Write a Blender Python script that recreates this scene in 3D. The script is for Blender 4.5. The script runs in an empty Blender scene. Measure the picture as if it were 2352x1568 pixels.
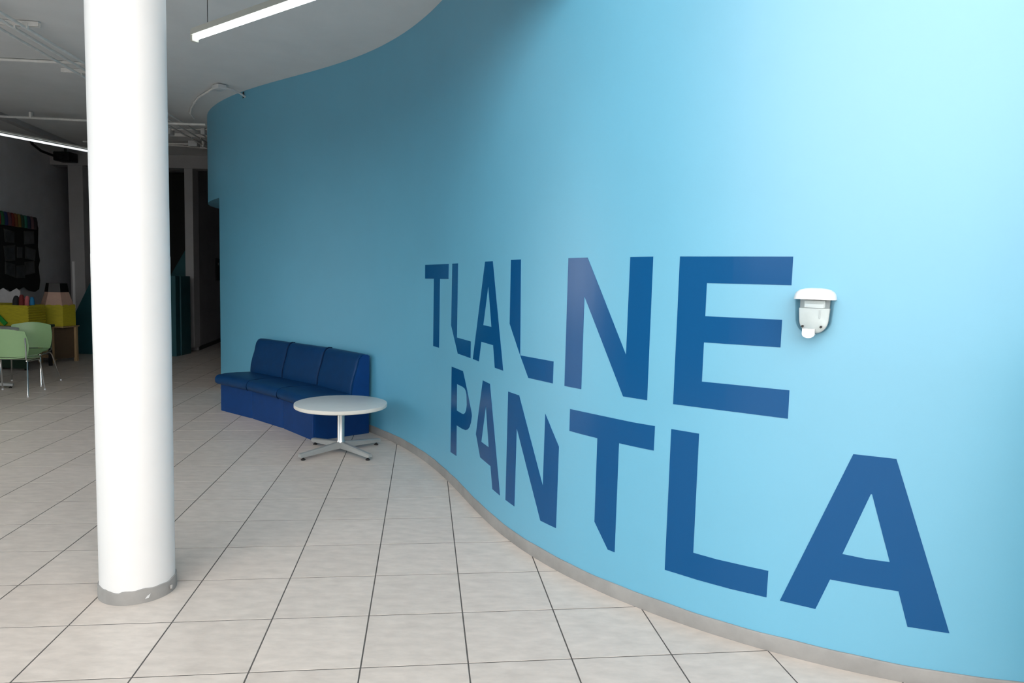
import bpy, bmesh, math, random
from mathutils import Vector, Matrix
from mathutils.geometry import tessellate_polygon

random.seed(7)
SC = bpy.context.scene
COL = SC.collection

# ------------------------------------------------------------------ camera
CAM_Z = 1.5242
PITCH, ROLL, FPX = 0.09005, 0.02828, 1588.8
cp, sp, cr, sr = math.cos(PITCH), math.sin(PITCH), math.cos(ROLL), math.sin(ROLL)
fwd = Vector((0, cp, -sp)); up0 = Vector((0, sp, cp)); rt0 = Vector((1, 0, 0))
right = cr * rt0 + sr * up0
upv = -sr * rt0 + cr * up0
cam_data = bpy.data.cameras.new('camera')
cam = bpy.data.objects.new('camera', cam_data)
COL.objects.link(cam)
m = Matrix((right, upv, -fwd)).transposed().to_4x4()
m.translation = Vector((0, 0, CAM_Z))
cam.matrix_world = m
cam_data.sensor_fit = 'HORIZONTAL'
cam_data.sensor_width = 36.0
cam_data.lens = FPX / 2352.0 * 36.0
cam_data.clip_start = 0.05
SC.camera = cam

# ------------------------------------------------------------------ sky and exposure
SKY = 4.8
world = bpy.data.worlds.new('overcast_sky')
SC.world = world
world.use_nodes = True
wn = world.node_tree.nodes; wl = world.node_tree.links
wn.clear()
w_out = wn.new('ShaderNodeOutputWorld'); w_bg = wn.new('ShaderNodeBackground')
w_bg.inputs['Color'].default_value = (1.0, 0.97, 0.94, 1)
w_bg.inputs['Strength'].default_value = SKY
wl.new(w_bg.outputs[0], w_out.inputs[0])
vs = SC.view_settings
vs.view_transform = 'Standard'
vs.look = 'None'
vs.gamma = 1.0
vs.use_curve_mapping = False
vs.exposure = 0.0

# ------------------------------------------------------------------ dimensions
CEIL = 3.61            # underside of the slab
SLAB_Y = 2.9           # front edge of the slab, above the round column
TILE = 0.42
LIGHT_BAY_Y, LIGHT_BAY_H = -2.5, 6.5   # unseen tall bay added in front of the slab to shape the daylight
OPEN_X0 = -5.6                   # the bay is open from here to its right-hand wall
ROOF_Y = -1.1                     # front edge of the bay's roof
SKY_BLOCK_Y, SKY_BLOCK_H = -10.0, 3.0 # unseen wall added behind the camera to cut the low sky
LIGHT_BAY_XR = 4.4
LINTEL = 2.44          # underside of the blue wall's overhanging end

# ------------------------------------------------------------------ materials
def mat(name, color, rough=0.5, spec=0.5, metal=0.0, noise=0.0, nscale=8.0, bump=0.0, bscale=60.0,
        ior=1.5, coat=0.0, coat_rough=0.1, emit=None, estr=0.0, stretch=None, rand=0.0, world_pos=False):
    mt = bpy.data.materials.new(name)
    mt.use_nodes = True
    nt = mt.node_tree; n = nt.nodes; l = nt.links
    b = n['Principled BSDF']
    b.inputs['Base Color'].default_value = (*color, 1)
    b.inputs['Roughness'].default_value = rough
    b.inputs['Specular IOR Level'].default_value = spec
    b.inputs['IOR'].default_value = ior
    b.inputs['Metallic'].default_value = metal
    b.inputs['Coat Weight'].default_value = coat
    b.inputs['Coat Roughness'].default_value = coat_rough
    if emit:
        b.inputs['Emission Color'].default_value = (*emit, 1)
        b.inputs['Emission Strength'].default_value = estr
    tc = n.new('ShaderNodeTexCoord')
    mp = n.new('ShaderNodeMapping')
    if stretch: mp.inputs['Scale'].default_value = stretch
    if world_pos:
        gp = n.new('ShaderNodeNewGeometry'); mp.inputs['Rotation'].default_value = (0, 0, -0.128); l.new(gp.outputs['Position'], mp.inputs[0])
    else:
        l.new(tc.outputs['Object'], mp.inputs[0])
    if noise > 0:
        ns = n.new('ShaderNodeTexNoise'); ns.inputs['Scale'].default_value = nscale
        ns.inputs['Detail'].default_value = 6; ns.inputs['Roughness'].default_value = 0.6
        l.new(mp.outputs[0], ns.inputs[0])
        rp = n.new('ShaderNodeMapRange')
        rp.inputs['From Min'].default_value = 0.3; rp.inputs['From Max'].default_value = 0.7
        rp.inputs['To Min'].default_value = 1 - noise; rp.inputs['To Max'].default_value = 1 + noise
        l.new(ns.outputs[0], rp.inputs[0])
        mx = n.new('ShaderNodeMix'); mx.data_type = 'RGBA'; mx.blend_type = 'MULTIPLY'
        mx.inputs[0].default_value = 1.0
        mx.inputs[6].default_value = (*color, 1)
        l.new(rp.outputs[0], mx.inputs[7])
        last = mx.outputs[2]
        if rand > 0:
            oi = n.new('ShaderNodeObjectInfo'); ge = n.new('ShaderNodeNewGeometry')
            ad = n.new('ShaderNodeMath'); ad.operation = 'ADD'
            l.new(oi.outputs['Random'], ad.inputs[0]); l.new(ge.outputs['Random Per Island'], ad.inputs[1])
            fr = n.new('ShaderNodeMath'); fr.operation = 'FRACT'; l.new(ad.outputs[0], fr.inputs[0])
            r2 = n.new('ShaderNodeMapRange'); r2.inputs['To Min'].default_value = 1 - rand; r2.inputs['To Max'].default_value = 1 + rand
            l.new(fr.outputs[0], r2.inputs[0])
            m2 = n.new('ShaderNodeMix'); m2.data_type = 'RGBA'; m2.blend_type = 'MULTIPLY'; m2.inputs[0].default_value = 1
            l.new(last, m2.inputs[6]); l.new(r2.outputs[0], m2.inputs[7]); last = m2.outputs[2]
        l.new(last, b.inputs['Base Color'])
    if bump > 0:
        nb = n.new('ShaderNodeTexNoise'); nb.inputs['Scale'].default_value = bscale; nb.inputs['Detail'].default_value = 3
        l.new(mp.outputs[0], nb.inputs[0])
        bp = n.new('ShaderNodeBump'); bp.inputs['Strength'].default_value = bump; bp.inputs['Distance'].default_value = 0.002
        l.new(nb.outputs[0], bp.inputs['Height']); l.new(bp.outputs[0], b.inputs['Normal'])
    return mt

M = {}
M['blue_paint'] = mat('sky_blue_satin_paint', (0.092, 0.385, 0.565), rough=0.5, spec=1.0, ior=1.72, noise=0.03, nscale=1.5, bump=0.05, bscale=140)
M['letter'] = mat('dark_blue_vinyl', (0.0, 0.07, 0.215), rough=0.22, spec=0.3, bump=0.04, bscale=220)
M['white_paint'] = mat('white_column_paint', (0.69, 0.69, 0.685), rough=0.45, noise=0.015, nscale=5, bump=0.06, bscale=50)
M['ceiling'] = mat('white_ceiling_paint', (0.72, 0.73, 0.73), rough=0.75, noise=0.03, nscale=3, bump=0.08, bscale=90)
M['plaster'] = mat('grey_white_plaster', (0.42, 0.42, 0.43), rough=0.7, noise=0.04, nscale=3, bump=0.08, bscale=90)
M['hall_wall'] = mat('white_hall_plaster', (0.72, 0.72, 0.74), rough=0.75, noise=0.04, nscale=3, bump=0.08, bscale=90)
M['court'] = mat('grey_court_plaster', (0.35, 0.35, 0.35), rough=0.8, noise=0.04, nscale=2)
M['street'] = mat('pale_street_render', (0.2, 0.195, 0.19), rough=0.8, noise=0.04, nscale=2)
M['skirting'] = mat('grey_vinyl_skirting', (0.27, 0.265, 0.255), rough=0.55, noise=0.14, nscale=7, bump=0.15, bscale=40)
M['tile'] = mat('beige_ceramic_tile', (0.585, 0.525, 0.475), rough=0.36, spec=0.4, noise=0.11, nscale=9, bump=0.05, bscale=160, stretch=(1, 2.4, 1), rand=0.03, world_pos=True)
M['grout'] = mat('dark_grout', (0.085, 0.08, 0.075), rough=0.9, noise=0.2, nscale=30)
M['sofa_seat'] = mat('navy_leatherette', (0.001, 0.034, 0.115), rough=0.45, spec=0.22, noise=0.12, nscale=9, bump=0.15, bscale=180)
M['sofa_base'] = mat('blue_leatherette', (0.0, 0.036, 0.16), rough=0.45, spec=0.25, noise=0.08, nscale=9, bump=0.12, bscale=180)
M['piping'] = mat('dark_navy_piping', (0.001, 0.014, 0.05), rough=0.7, spec=0.1, noise=0.1, nscale=20)  # dark colour standing in for shade in the sofa seams
M['table_top'] = mat('off_white_laminate', (0.62, 0.64, 0.63), rough=0.35, noise=0.03, nscale=12)
M['edge_band'] = mat('cream_edge_band', (0.70, 0.68, 0.62), rough=0.45, noise=0.03, nscale=12)
M['steel'] = mat('brushed_steel', (0.55, 0.55, 0.54), rough=0.32, metal=1.0, noise=0.05, nscale=30)
M['grey_metal'] = mat('grey_painted_metal', (0.36, 0.38, 0.38), rough=0.4, metal=0.4, noise=0.05, nscale=15)
M['chrome'] = mat('chrome_rod', (0.75, 0.76, 0.76), rough=0.15, metal=1.0, noise=0.03, nscale=20)
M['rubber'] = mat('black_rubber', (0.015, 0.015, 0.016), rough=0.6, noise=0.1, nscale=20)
M['white_plastic'] = mat('white_abs_plastic', (0.86, 0.87, 0.88), rough=0.25, noise=0.01, nscale=10)
M['grey_plastic'] = mat('light_grey_plastic', (0.60, 0.62, 0.63), rough=0.35, noise=0.04, nscale=14)
M['pump'] = mat('pale_pump_plastic', (0.80, 0.81, 0.81), rough=0.4, noise=0.05, nscale=25)
M['galv'] = mat('galvanised_conduit', (0.80, 0.80, 0.78), rough=0.5, metal=0.0, noise=0.08, nscale=14)
M['black'] = mat('black_plastic', (0.006, 0.006, 0.007), rough=0.45, noise=0.1, nscale=20)
M['felt'] = mat('black_felt', (0.008, 0.008, 0.009), rough=0.95, noise=0.2, nscale=30)
M['teal'] = mat('dark_teal_paint', (0.012, 0.085, 0.105), rough=0.5, noise=0.06, nscale=4)
M['mint'] = mat('mint_green_plastic', (0.27, 0.44, 0.22), rough=0.4, noise=0.03, nscale=10)
M['yellow'] = mat('yellow_card', (0.44, 0.38, 0.015), rough=0.75, noise=0.12, nscale=14, stretch=(1, 1, 4))
M['peach'] = mat('peach_card', (0.50, 0.33, 0.26), rough=0.75, noise=0.06, nscale=14)
M['wood'] = mat('pale_pine', (0.42, 0.29, 0.15), rough=0.55, noise=0.2, nscale=10, stretch=(6, 6, 0.6))
M['lamp_house'] = mat('cream_lamp_housing', (0.62, 0.62, 0.56), rough=0.45, noise=0.03, nscale=12)
M['tube'] = mat('lit_led_tube', (0.95, 0.97, 1.0), rough=0.3, emit=(0.93, 0.98, 1.0), estr=6.0, noise=0.01)
M['tube_dim'] = mat('lit_led_tube_hall', (0.95, 0.97, 1.0), rough=0.3, emit=(0.90, 0.98, 1.0), estr=1.05, noise=0.01)
def colour(name, rgb, rough=0.7):
    if name not in M: M[name] = mat(name, rgb, rough=rough, noise=0.08, nscale=16)
    return M[name]
def clear_plastic():
    mt = bpy.data.materials.new('clear_plastic'); mt.use_nodes = True
    n = mt.node_tree.nodes; l = mt.node_tree.links; n.clear()
    o = n.new('ShaderNodeOutputMaterial'); mx = n.new('ShaderNodeMixShader')
    t = n.new('ShaderNodeBsdfTransparent'); t.inputs[0].default_value = (0.90, 0.96, 0.97, 1)
    g = n.new('ShaderNodeBsdfGlossy'); g.inputs['Roughness'].default_value = 0.08
    fr = n.new('ShaderNodeFresnel'); fr.inputs[0].default_value = 1.45
    l.new(fr.outputs[0], mx.inputs[0]); l.new(t.outputs[0], mx.inputs[1]); l.new(g.outputs[0], mx.inputs[2])
    l.new(mx.outputs[0], o.inputs[0])
    return mt
M['clear'] = clear_plastic()

# ------------------------------------------------------------------ helpers
def mesh_from(bm, name, material, smooth=False):
    bmesh.ops.recalc_face_normals(bm, faces=bm.faces[:])
    me = bpy.data.meshes.new(name)
    bm.to_mesh(me); bm.free()
    mats = material if isinstance(material, (list, tuple)) else [material]
    for mm in mats: me.materials.append(mm)
    if smooth:
        for p in me.polygons: p.use_smooth = True
        try: me.set_sharp_from_angle(angle=math.radians(38))
        except Exception: pass
    return me

def root_loc(parent):
    v = Vector((0, 0, 0)); o = parent
    while o is not None:
        v += o.location; o = o.parent
    return v

def obj(name, bm, material, parent=None, smooth=False, label=None):
    """world-space bmesh -> one mesh object (origin at its parent's base)"""
    if parent is not None:
        bmesh.ops.translate(bm, verts=bm.verts[:], vec=-root_loc(parent))
    o = bpy.data.objects.new(name, mesh_from(bm, name, material, smooth))
    COL.objects.link(o)
    if parent is not None: o.parent = parent
    if label: o['label'] = label
    return o

def thing(name, label, cat, loc, group=None):
    o = bpy.data.objects.new(name, None)
    o.empty_display_size = 0.1
    COL.objects.link(o); o.location = Vector(loc)
    o['label'] = label; o['category'] = cat
    if group: o['group'] = group
    return o

def tag(o, label, cat, group=None):
    o['label'] = label; o['category'] = cat
    if group: o['group'] = group
    return o

def struct(o, label):
    o['kind'] = 'structure'; o['label'] = label; o['category'] = o.name.split('_')[0]
    return o

def bm_box(x0, x1, y0, y1, z0, z1, bevel=0.0, seg=2, bm=None):
    own = bm is None
    bm = bm or bmesh.new()
    vs_ = [bm.verts.new(p) for p in ((x0,y0,z0),(x1,y0,z0),(x1,y1,z0),(x0,y1,z0),(x0,y0,z1),(x1,y0,z1),(x1,y1,z1),(x0,y1,z1))]
    for f in ((0,3,2,1),(4,5,6,7),(0,1,5,4),(1,2,6,5),(2,3,7,6),(3,0,4,7)):
        bm.faces.new([vs_[i] for i in f])
    if bevel > 0 and own:
        bmesh.ops.bevel(bm, geom=bm.edges[:], offset=bevel, segments=seg, profile=0.5, affect='EDGES')
    return bm

def xform(bm, loc=(0,0,0), rz=0.0, rx=0.0):
    bmesh.ops.transform(bm, matrix=Matrix.Translation(Vector(loc)) @ Matrix.Rotation(rz, 4, 'Z') @ Matrix.Rotation(rx, 4, 'X'), verts=bm.verts[:])
    return bm

def bm_tube(path, r, seg=10, bm=None, closed=False):
    bm = bm or bmesh.new()
    P = [Vector(p) for p in path]; rings = []
    prev = None
    for i, p in enumerate(P):
        if i == 0: t = P[1] - P[0]
        elif i == len(P) - 1: t = P[-1] - P[-2]
        else: t = (P[i+1] - P[i]).normalized() + (P[i] - P[i-1]).normalized()
        t.normalize()
        a = prev if prev is not None else (Vector((0,0,1)) if abs(t.z) < 0.9 else Vector((1,0,0)))
        x = (a - t * a.dot(t)).normalized(); y = t.cross(x); prev = x
        rr = r[i] if isinstance(r, (list, tuple)) else r
        rings.append([bm.verts.new(p + (x * math.cos(2*math.pi*k/seg) + y * math.sin(2*math.pi*k/seg)) * rr) for k in range(seg)])
    for a, b in zip(rings, rings[1:]):
        for k in range(seg):
            bm.faces.new((a[k], a[(k+1) % seg], b[(k+1) % seg], b[k]))
    bm.faces.new(rings[0][::-1]); bm.faces.new(rings[-1])
    return bm

def bm_lathe(profile, cx, cy, seg=48, jitter=None):
    """profile: list of (r, z) from bottom to top; closed with caps"""
    bm = bmesh.new(); rings = []
    for j, (r, z) in enumerate(profile):
        ring = []
        for k in range(seg):
            a = 2 * math.pi * k / seg
            dz = jitter(j, a) if jitter else 0
            ring.append(bm.verts.new((cx + r * math.cos(a), cy + r * math.sin(a), z + dz)))
        rings.append(ring)
    for a, b in zip(rings, rings[1:]):
        for k in range(seg):
            bm.faces.new((a[k], a[(k+1) % seg], b[(k+1) % seg], b[k]))
    bm.faces.new(rings[0][::-1]); bm.faces.new(rings[-1])
    return bm

def bm_prism(poly, fn0, fn1):
    """polygon (list of 2-tuples, any simple polygon) between two mappings 2D -> 3D"""
    bm = bmesh.new()
    a = [bm.verts.new(fn0(*p)) for p in poly]; b = [bm.verts.new(fn1(*p)) for p in poly]
    n = len(poly)
    for i in range(n):
        bm.faces.new((a[i], a[(i+1) % n], b[(i+1) % n], b[i]))
    tris = tessellate_polygon([[Vector((p[0], p[1], 0)) for p in poly]])
    for t in tris:
        try: bm.faces.new([a[i] for i in t]); bm.faces.new([b[i] for i in t])
        except ValueError: pass
    return bm

# ------------------------------------------------------------------ the curved wall's plan
PLAN = [(-3.419,11.345),(-3.489,11.356),(-3.559,11.363),(-3.629,11.364),(-3.698,11.357),(-3.767,11.343),(-3.834,11.321),(-3.897,11.291),(-3.956,11.253),(-4.012,11.21),(-4.063,11.163),(-4.112,11.112),(-4.157,11.059),(-4.199,11.002),(-4.237,10.943),(-4.271,10.882),(-4.302,10.819),(-4.327,10.753),(-4.349,10.687),(-4.367,10.619),(-4.38,10.55),(-4.389,10.48),(-4.395,10.41),(-4.397,10.34),(-4.396,10.27),(-4.391,10.2),(-4.383,10.13),(-4.372,10.061),(-4.357,9.993),(-4.34,9.925),(-4.319,9.857),(-4.297,9.791),(-4.272,9.725),(-4.245,9.661),(-4.216,9.597),(-4.186,9.533),(-4.154,9.471),(-4.121,9.409),(-4.086,9.348),(-4.05,9.288),(-4.013,9.228),(-3.975,9.169),(-3.936,9.111),(-3.895,9.053),(-3.854,8.997),(-3.813,8.94),(-3.77,8.884),(-3.727,8.829),(-3.682,8.775),(-3.637,8.721),(-3.592,8.668),(-3.545,8.615),(-3.498,8.563),(-3.451,8.511),(-3.402,8.461),(-3.353,8.411),(-3.303,8.361),(-3.253,8.312),(-3.202,8.264),(-3.151,8.216),(-3.099,8.169),(-3.046,8.122),(-2.994,8.076),(-2.941,8.03),(-2.887,7.984),(-2.833,7.939),(-2.779,7.895),(-2.725,7.85),(-2.67,7.806),(-2.615,7.762),(-2.561,7.719),(-2.506,7.675),(-2.45,7.631),(-2.395,7.588),(-2.34,7.544),(-2.285,7.501),(-2.23,7.457),(-2.176,7.413),(-2.121,7.369),(-2.067,7.324),(-2.013,7.28),(-1.96,7.234),(-1.906,7.188),(-1.854,7.142),(-1.801,7.095),(-1.75,7.048),(-1.698,7.0),(-1.648,6.951),(-1.598,6.902),(-1.549,6.852),(-1.5,6.801),(-1.453,6.75),(-1.406,6.697),(-1.359,6.645),(-1.314,6.591),(-1.269,6.537),(-1.226,6.482),(-1.183,6.426),(-1.141,6.37),(-1.099,6.313),(-1.059,6.256),(-1.02,6.198),(-0.981,6.14),(-0.943,6.08),(-0.906,6.021),(-0.87,5.961),(-0.835,5.9),(-0.8,5.839),(-0.766,5.777),(-0.733,5.715),(-0.701,5.653),(-0.67,5.59),(-0.639,5.527),(-0.609,5.464),(-0.579,5.4),(-0.551,5.336),(-0.522,5.272),(-0.495,5.207),(-0.468,5.142),(-0.442,5.077),(-0.416,5.012),(-0.39,4.947),(-0.365,4.881),(-0.34,4.816),(-0.315,4.75),(-0.291,4.684),(-0.266,4.619),(-0.242,4.553),(-0.217,4.487),(-0.192,4.422),(-0.166,4.356),(-0.14,4.291),(-0.113,4.226),(-0.085,4.162),(-0.056,4.098),(-0.026,4.035),(0.005,3.972),(0.037,3.91),(0.071,3.848),(0.106,3.787),(0.143,3.727),(0.181,3.668),(0.22,3.61),(0.261,3.553),(0.303,3.497),(0.347,3.442),(0.392,3.389),(0.439,3.336),(0.486,3.285),(0.535,3.234),(0.586,3.185),(0.637,3.138),(0.69,3.091),(0.744,3.046),(0.799,3.003),(0.855,2.96),(0.912,2.919),(0.97,2.88),(1.029,2.842),(1.089,2.805),(1.149,2.771),(1.211,2.737),(1.274,2.705),(1.337,2.675),(1.401,2.647),(1.466,2.62),(1.532,2.595),(1.598,2.572),(1.665,2.55),(1.732,2.531),(1.8,2.514),(1.869,2.498),(1.938,2.485),(2.007,2.474),(2.077,2.465),(2.146,2.459),(2.217,2.455),(2.287,2.454),(2.357,2.456),(2.427,2.46),(2.497,2.466),(2.566,2.476),(2.635,2.488),(2.704,2.502),(2.772,2.52),(2.839,2.54),(2.906,2.562),(2.971,2.588),(3.035,2.616),(3.098,2.647),(3.16,2.681),(3.22,2.718),(3.278,2.756),(3.335,2.797),(3.39,2.841),(3.444,2.886),(3.495,2.934),(3.543,2.986),(3.587,3.04),(3.626,3.098),(3.661,3.159),(3.691,3.223),(3.715,3.288),(3.735,3.356)]
ARC = [0.0]
for a, b in zip(PLAN, PLAN[1:]): ARC.append(ARC[-1] + math.hypot(b[0]-a[0], b[1]-a[1]))
def wall_at(s):
    s = min(max(s, 0.0), ARC[-1])
    lo, hi = 0, len(ARC) - 1
    while hi - lo > 1:
        mid = (lo + hi) // 2
        if ARC[mid] <= s: lo = mid
        else: hi = mid
    t = (s - ARC[lo]) / (ARC[hi] - ARC[lo])
    return Vector((PLAN[lo][0] + t * (PLAN[hi][0]-PLAN[lo][0]), PLAN[lo][1] + t * (PLAN[hi][1]-PLAN[lo][1])))
def wall_frame(s):
    h = (wall_at(s + 0.06) - wall_at(s - 0.06)).normalized()
    return wall_at(s), h, Vector((h.y, -h.x))         # point, heading, outward normal
def on_wall(s, z, off=0.0):
    p, h, n = wall_frame(s)
    q = p + n * off
    return Vector((q.x, q.y, z))
JAMB = 3.263
STEP = 0.07
def s_range(a, b, step=STEP):
    k = max(1, int(math.ceil((b - a) / step)))
    return [a + (b - a) * i / k for i in range(k + 1)]

def ribbon(bm, ss, z0, z1, off, nz=1):
    rows = []
    for s in ss:
        zt = z1(s) if callable(z1) else z1
        rows.append([bm.verts.new(on_wall(s, z0 + (zt - z0) * j / nz, off)) for j in range(nz + 1)])
    for a, b in zip(rows, rows[1:]):
        for j in range(nz): bm.faces.new((a[j], b[j], b[j+1], a[j+1]))
    return rows

S_END = ARC[-1]
s_slab = next(s for s in s_range(8.0, S_END, 0.01) if wall_at(s).y < SLAB_Y)
bm = bmesh.new()
TH = -0.18
for (sa, sb, z0, z1) in ((JAMB, S_END, 0.0, LINTEL), (0.0, s_slab, LINTEL, CEIL), (s_slab, S_END, LINTEL, LIGHT_BAY_H)):
    ribbon(bm, s_range(sa, sb), z0, z1, 0.0)
    if sa > 0: ribbon(bm, s_range(max(sa, JAMB), sb), z0, z1, TH)
# jamb face and closing faces
def quad(*p): bm.faces.new([bm.verts.new(q) for q in p])
quad(on_wall(JAMB, 0), on_wall(JAMB, 0, TH), on_wall(JAMB, LINTEL, TH), on_wall(JAMB, LINTEL))
quad(on_wall(S_END, 0), on_wall(S_END, 0, TH), on_wall(S_END, LIGHT_BAY_H, TH), on_wall(S_END, LIGHT_BAY_H))
# underside of the rounded overhang at the far end
bm.faces.new([bm.verts.new(on_wall(s, LINTEL)) for s in s_range(0.0, JAMB)])
bmesh.ops.remove_doubles(bm, verts=bm.verts[:], dist=0.0005)
wall_right = obj('wall_right', bm, M['blue_paint'], smooth=True)
struct(wall_right, 'long S-curved wall painted sky blue')

bm = bmesh.new()
BH, BO = 0.068, 0.010
ss = s_range(JAMB, S_END, 0.05)
rows = []
for s in ss:
    wob = 0.0015 * math.sin(s * 9.0) + 0.001 * math.sin(s * 23.0)
    rows.append([bm.verts.new(q) for q in (on_wall(s, 0.0, -0.005), on_wall(s, 0.0, BO), on_wall(s, BH - 0.006 + wob, BO), on_wall(s, BH + wob, BO - 0.004), on_wall(s, BH + wob, -0.005))])
for a, b in zip(rows, rows[1:]):
    for j in range(4): bm.faces.new((a[j], b[j], b[j+1], a[j+1]))
bm.faces.new(rows[0]); bm.faces.new(rows[-1][::-1])
struct(obj('baseboard_right', bm, M['skirting'], smooth=True), 'scuffed grey vinyl skirting following the foot of the curved blue wall')

# ------------------------------------------------------------------ floor
GA = 0.12828; GX, GY = -5.28666 * TILE, 5.60516 * TILE
gc, gs = math.cos(GA), math.sin(GA)
def grid_pt(i, j): return Vector((GX + TILE * (i * gc - j * gs), GY + TILE * (i * gs + j * gc)))
bm = bm_box(-30, 30, -12, 18, -0.25, -0.0011)
floor = struct(obj('floor', bm, M['grout']), 'floor of pale beige square ceramic tiles with thin dark joints')
def tile_bm(bm=None, o=Vector((0, 0))):
    """one bevelled tile, corner at o, sides along the grid"""
    bm = bm or bmesh.new()
    g = 0.0030; e = 0.0006
    def P(a, b, z): return bm.verts.new((o.x + a * gc - b * gs, o.y + a * gs + b * gc, z))
    lo = [P(a, b, -0.008) for a, b in ((g, g), (TILE-g, g), (TILE-g, TILE-g), (g, TILE-g))]
    mi = [P(a, b, -e) for a, b in ((g, g), (TILE-g, g), (TILE-g, TILE-g), (g, TILE-g))]
    hi = [P(a, b, 0) for a, b in ((g+e, g+e), (TILE-g-e, g+e), (TILE-g-e, TILE-g-e), (g+e, TILE-g-e))]
    for k in range(4):
        q = (k + 1) % 4
        bm.faces.new((lo[k], lo[q], mi[q], mi[k])); bm.faces.new((mi[k], mi[q], hi[q], hi[k]))
    bm.faces.new(hi)
    return bm
def to_view(p):
    d = Vector((p[0], p[1], p[2] - CAM_Z)) ; z = d.dot(fwd)
    if z < 0.05: return None
    return (1176 + FPX * d.dot(right) / z, 784 - FPX * d.dot(upv) / z)
def behind_wall(p):
    """True when the plan segment camera -> p crosses the curved wall"""
    for a, b in zip(LOWPLAN, LOWPLAN[1:]):
        ex, ey = b[0]-a[0], b[1]-a[1]
        det = -p.x * ey + p.y * ex
        if abs(det) < 1e-9: continue
        t = (-a[0] * ey + a[1] * ex) / det; v = (p.x * a[1] - p.y * a[0]) / det
        if 0 < t < 1 and 0 <= v <= 1: return True
    return False
LOWPLAN = [q for q, s in zip(PLAN, ARC) if s >= JAMB]
cells = []
for i in range(-24, 32):
    for j in range(-26, 34):
        c = [grid_pt(i + a, j + b) for a, b in ((0,0),(1,0),(1,1),(0,1))]
        ctr = (c[0] + c[2]) / 2
        if not (-12 < ctr.x < 7 and -7.5 < ctr.y < 16.5): continue
        hid = [behind_wall(q) for q in c + [ctr]] if ctr.y > 1 else [False]
        if all(hid): continue
        area = 0.0
        if ctr.y > 0.6:
            v = [to_view((q.x, q.y, 0)) for q in c]
            if all(v):
                clip = [(min(max(x, 0), 2352), min(max(y, 0), 1568)) for x, y in v]
                area = abs(sum(clip[k][0]*clip[(k+1)%4][1] - clip[(k+1)%4][0]*clip[k][1] for k in range(4))) / 2
        cells.append((area, i, j))
cells.sort(reverse=True)
tmesh = mesh_from(tile_bm(), 'tile', M['tile'])
for n_, (area, i, j) in enumerate(cells[:300]):
    o = bpy.data.objects.new('tile', tmesh); COL.objects.link(o)
    q = grid_pt(i, j); o.location = (q.x, q.y, random.uniform(-0.0004, 0.0)); o.parent = floor
bm = bmesh.new()
for area, i, j in cells[300:]: tile_bm(bm, grid_pt(i, j))
rest = obj('tile_field', bm, M['tile'], floor)
rest['kind'] = 'stuff'

# ------------------------------------------------------------------ ceiling, hall walls, beam, piers
bm = bm_box(-13, 6.5, SLAB_Y, 18, CEIL, CEIL + 0.28)
struct(obj('ceiling', bm, M['ceiling']), 'white painted concrete ceiling slab')
def wall_seg(name, p, q, th, z0, z1, material, label):
    p = Vector(p); q = Vector(q); d = (q - p).normalized(); n = Vector((-d.y, d.x)) * th
    bm = bmesh.new(); vv = []
    for z in (z0, z1):
        vv += [bm.verts.new((*c, z)) for c in (p, q, q + n, p + n)]
    for f in ((0,3,2,1),(4,5,6,7),(0,1,5,4),(1,2,6,5),(2,3,7,6),(3,0,4,7)): bm.faces.new([vv[i] for i in f])
    return struct(obj(name, bm, material), label)
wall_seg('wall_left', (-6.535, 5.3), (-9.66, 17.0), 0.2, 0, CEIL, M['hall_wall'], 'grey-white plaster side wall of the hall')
wall_seg('wall_over_light_opening', (-5.92, 3.0), (-6.535, 5.3), 0.2, 2.4, CEIL, M['plaster'], 'plaster wall above a side opening added to let light into the hall')  # side opening below is added out of view to light the lower left wall
struct(obj('trim_4', bm_box(-6.1, 0.42, 3.40, 3.60, 3.03, CEIL), M['plaster']), 'unseen beam added just behind the round column to shade the upper blue wall')  # out-of-view beam added to keep skylight off the upper wall
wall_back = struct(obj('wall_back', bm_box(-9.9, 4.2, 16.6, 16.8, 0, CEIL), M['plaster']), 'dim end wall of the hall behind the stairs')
struct(obj('wall_court_left', bm_box(-6.4, -6.2, LIGHT_BAY_Y, SLAB_Y + 0.2, 0, LIGHT_BAY_H), M['blue_paint']), 'blue side wall of the added light bay')  # bay walls and roof added out of view; blue tints the bounced light
struct(obj('wall_court_front', bm_box(-6.4, OPEN_X0, LIGHT_BAY_Y - 0.2, LIGHT_BAY_Y, 0, LIGHT_BAY_H), M['blue_paint']), 'blue wall beside the open front of the added light bay')
struct(obj('ceiling_court', bm_box(-6.4, LIGHT_BAY_XR + 0.2, ROOF_Y, SLAB_Y + 0.2, LIGHT_BAY_H, LIGHT_BAY_H + 0.2), M['ceiling']), 'high ceiling of the added light bay')
struct(obj('wall_street', bm_box(-30, 30, SKY_BLOCK_Y - 0.3, SKY_BLOCK_Y, 0, SKY_BLOCK_H), M['street']), 'plain wall added behind the camera to cut the low sky')  # added out of view to block light from the low sky
struct(obj('wall_court_right', bm_box(LIGHT_BAY_XR, LIGHT_BAY_XR + 0.2, LIGHT_BAY_Y, 3.3, 0, LIGHT_BAY_H), M['court']), 'plaster wall of the added light bay to the right')
struct(obj('wall_upper', bm_box(-6.4, LIGHT_BAY_XR + 0.2, SLAB_Y, SLAB_Y + 0.2, CEIL + 0.28, LIGHT_BAY_H), M['court']), 'upper wall of the added light bay above the slab edge')
wall_seg('wall_far', (3.85, 3.1), (3.85, 16.6), -0.2, 0, CEIL, M['plaster'], 'plaster wall closing the rooms behind the blue wall')
struct(obj('trim_1', bm_box(-8.7, -4.35, 12.9, 13.2, 3.375, CEIL, 0.004), M['plaster']), 'pale downstand beam across the end of the hall')
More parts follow.
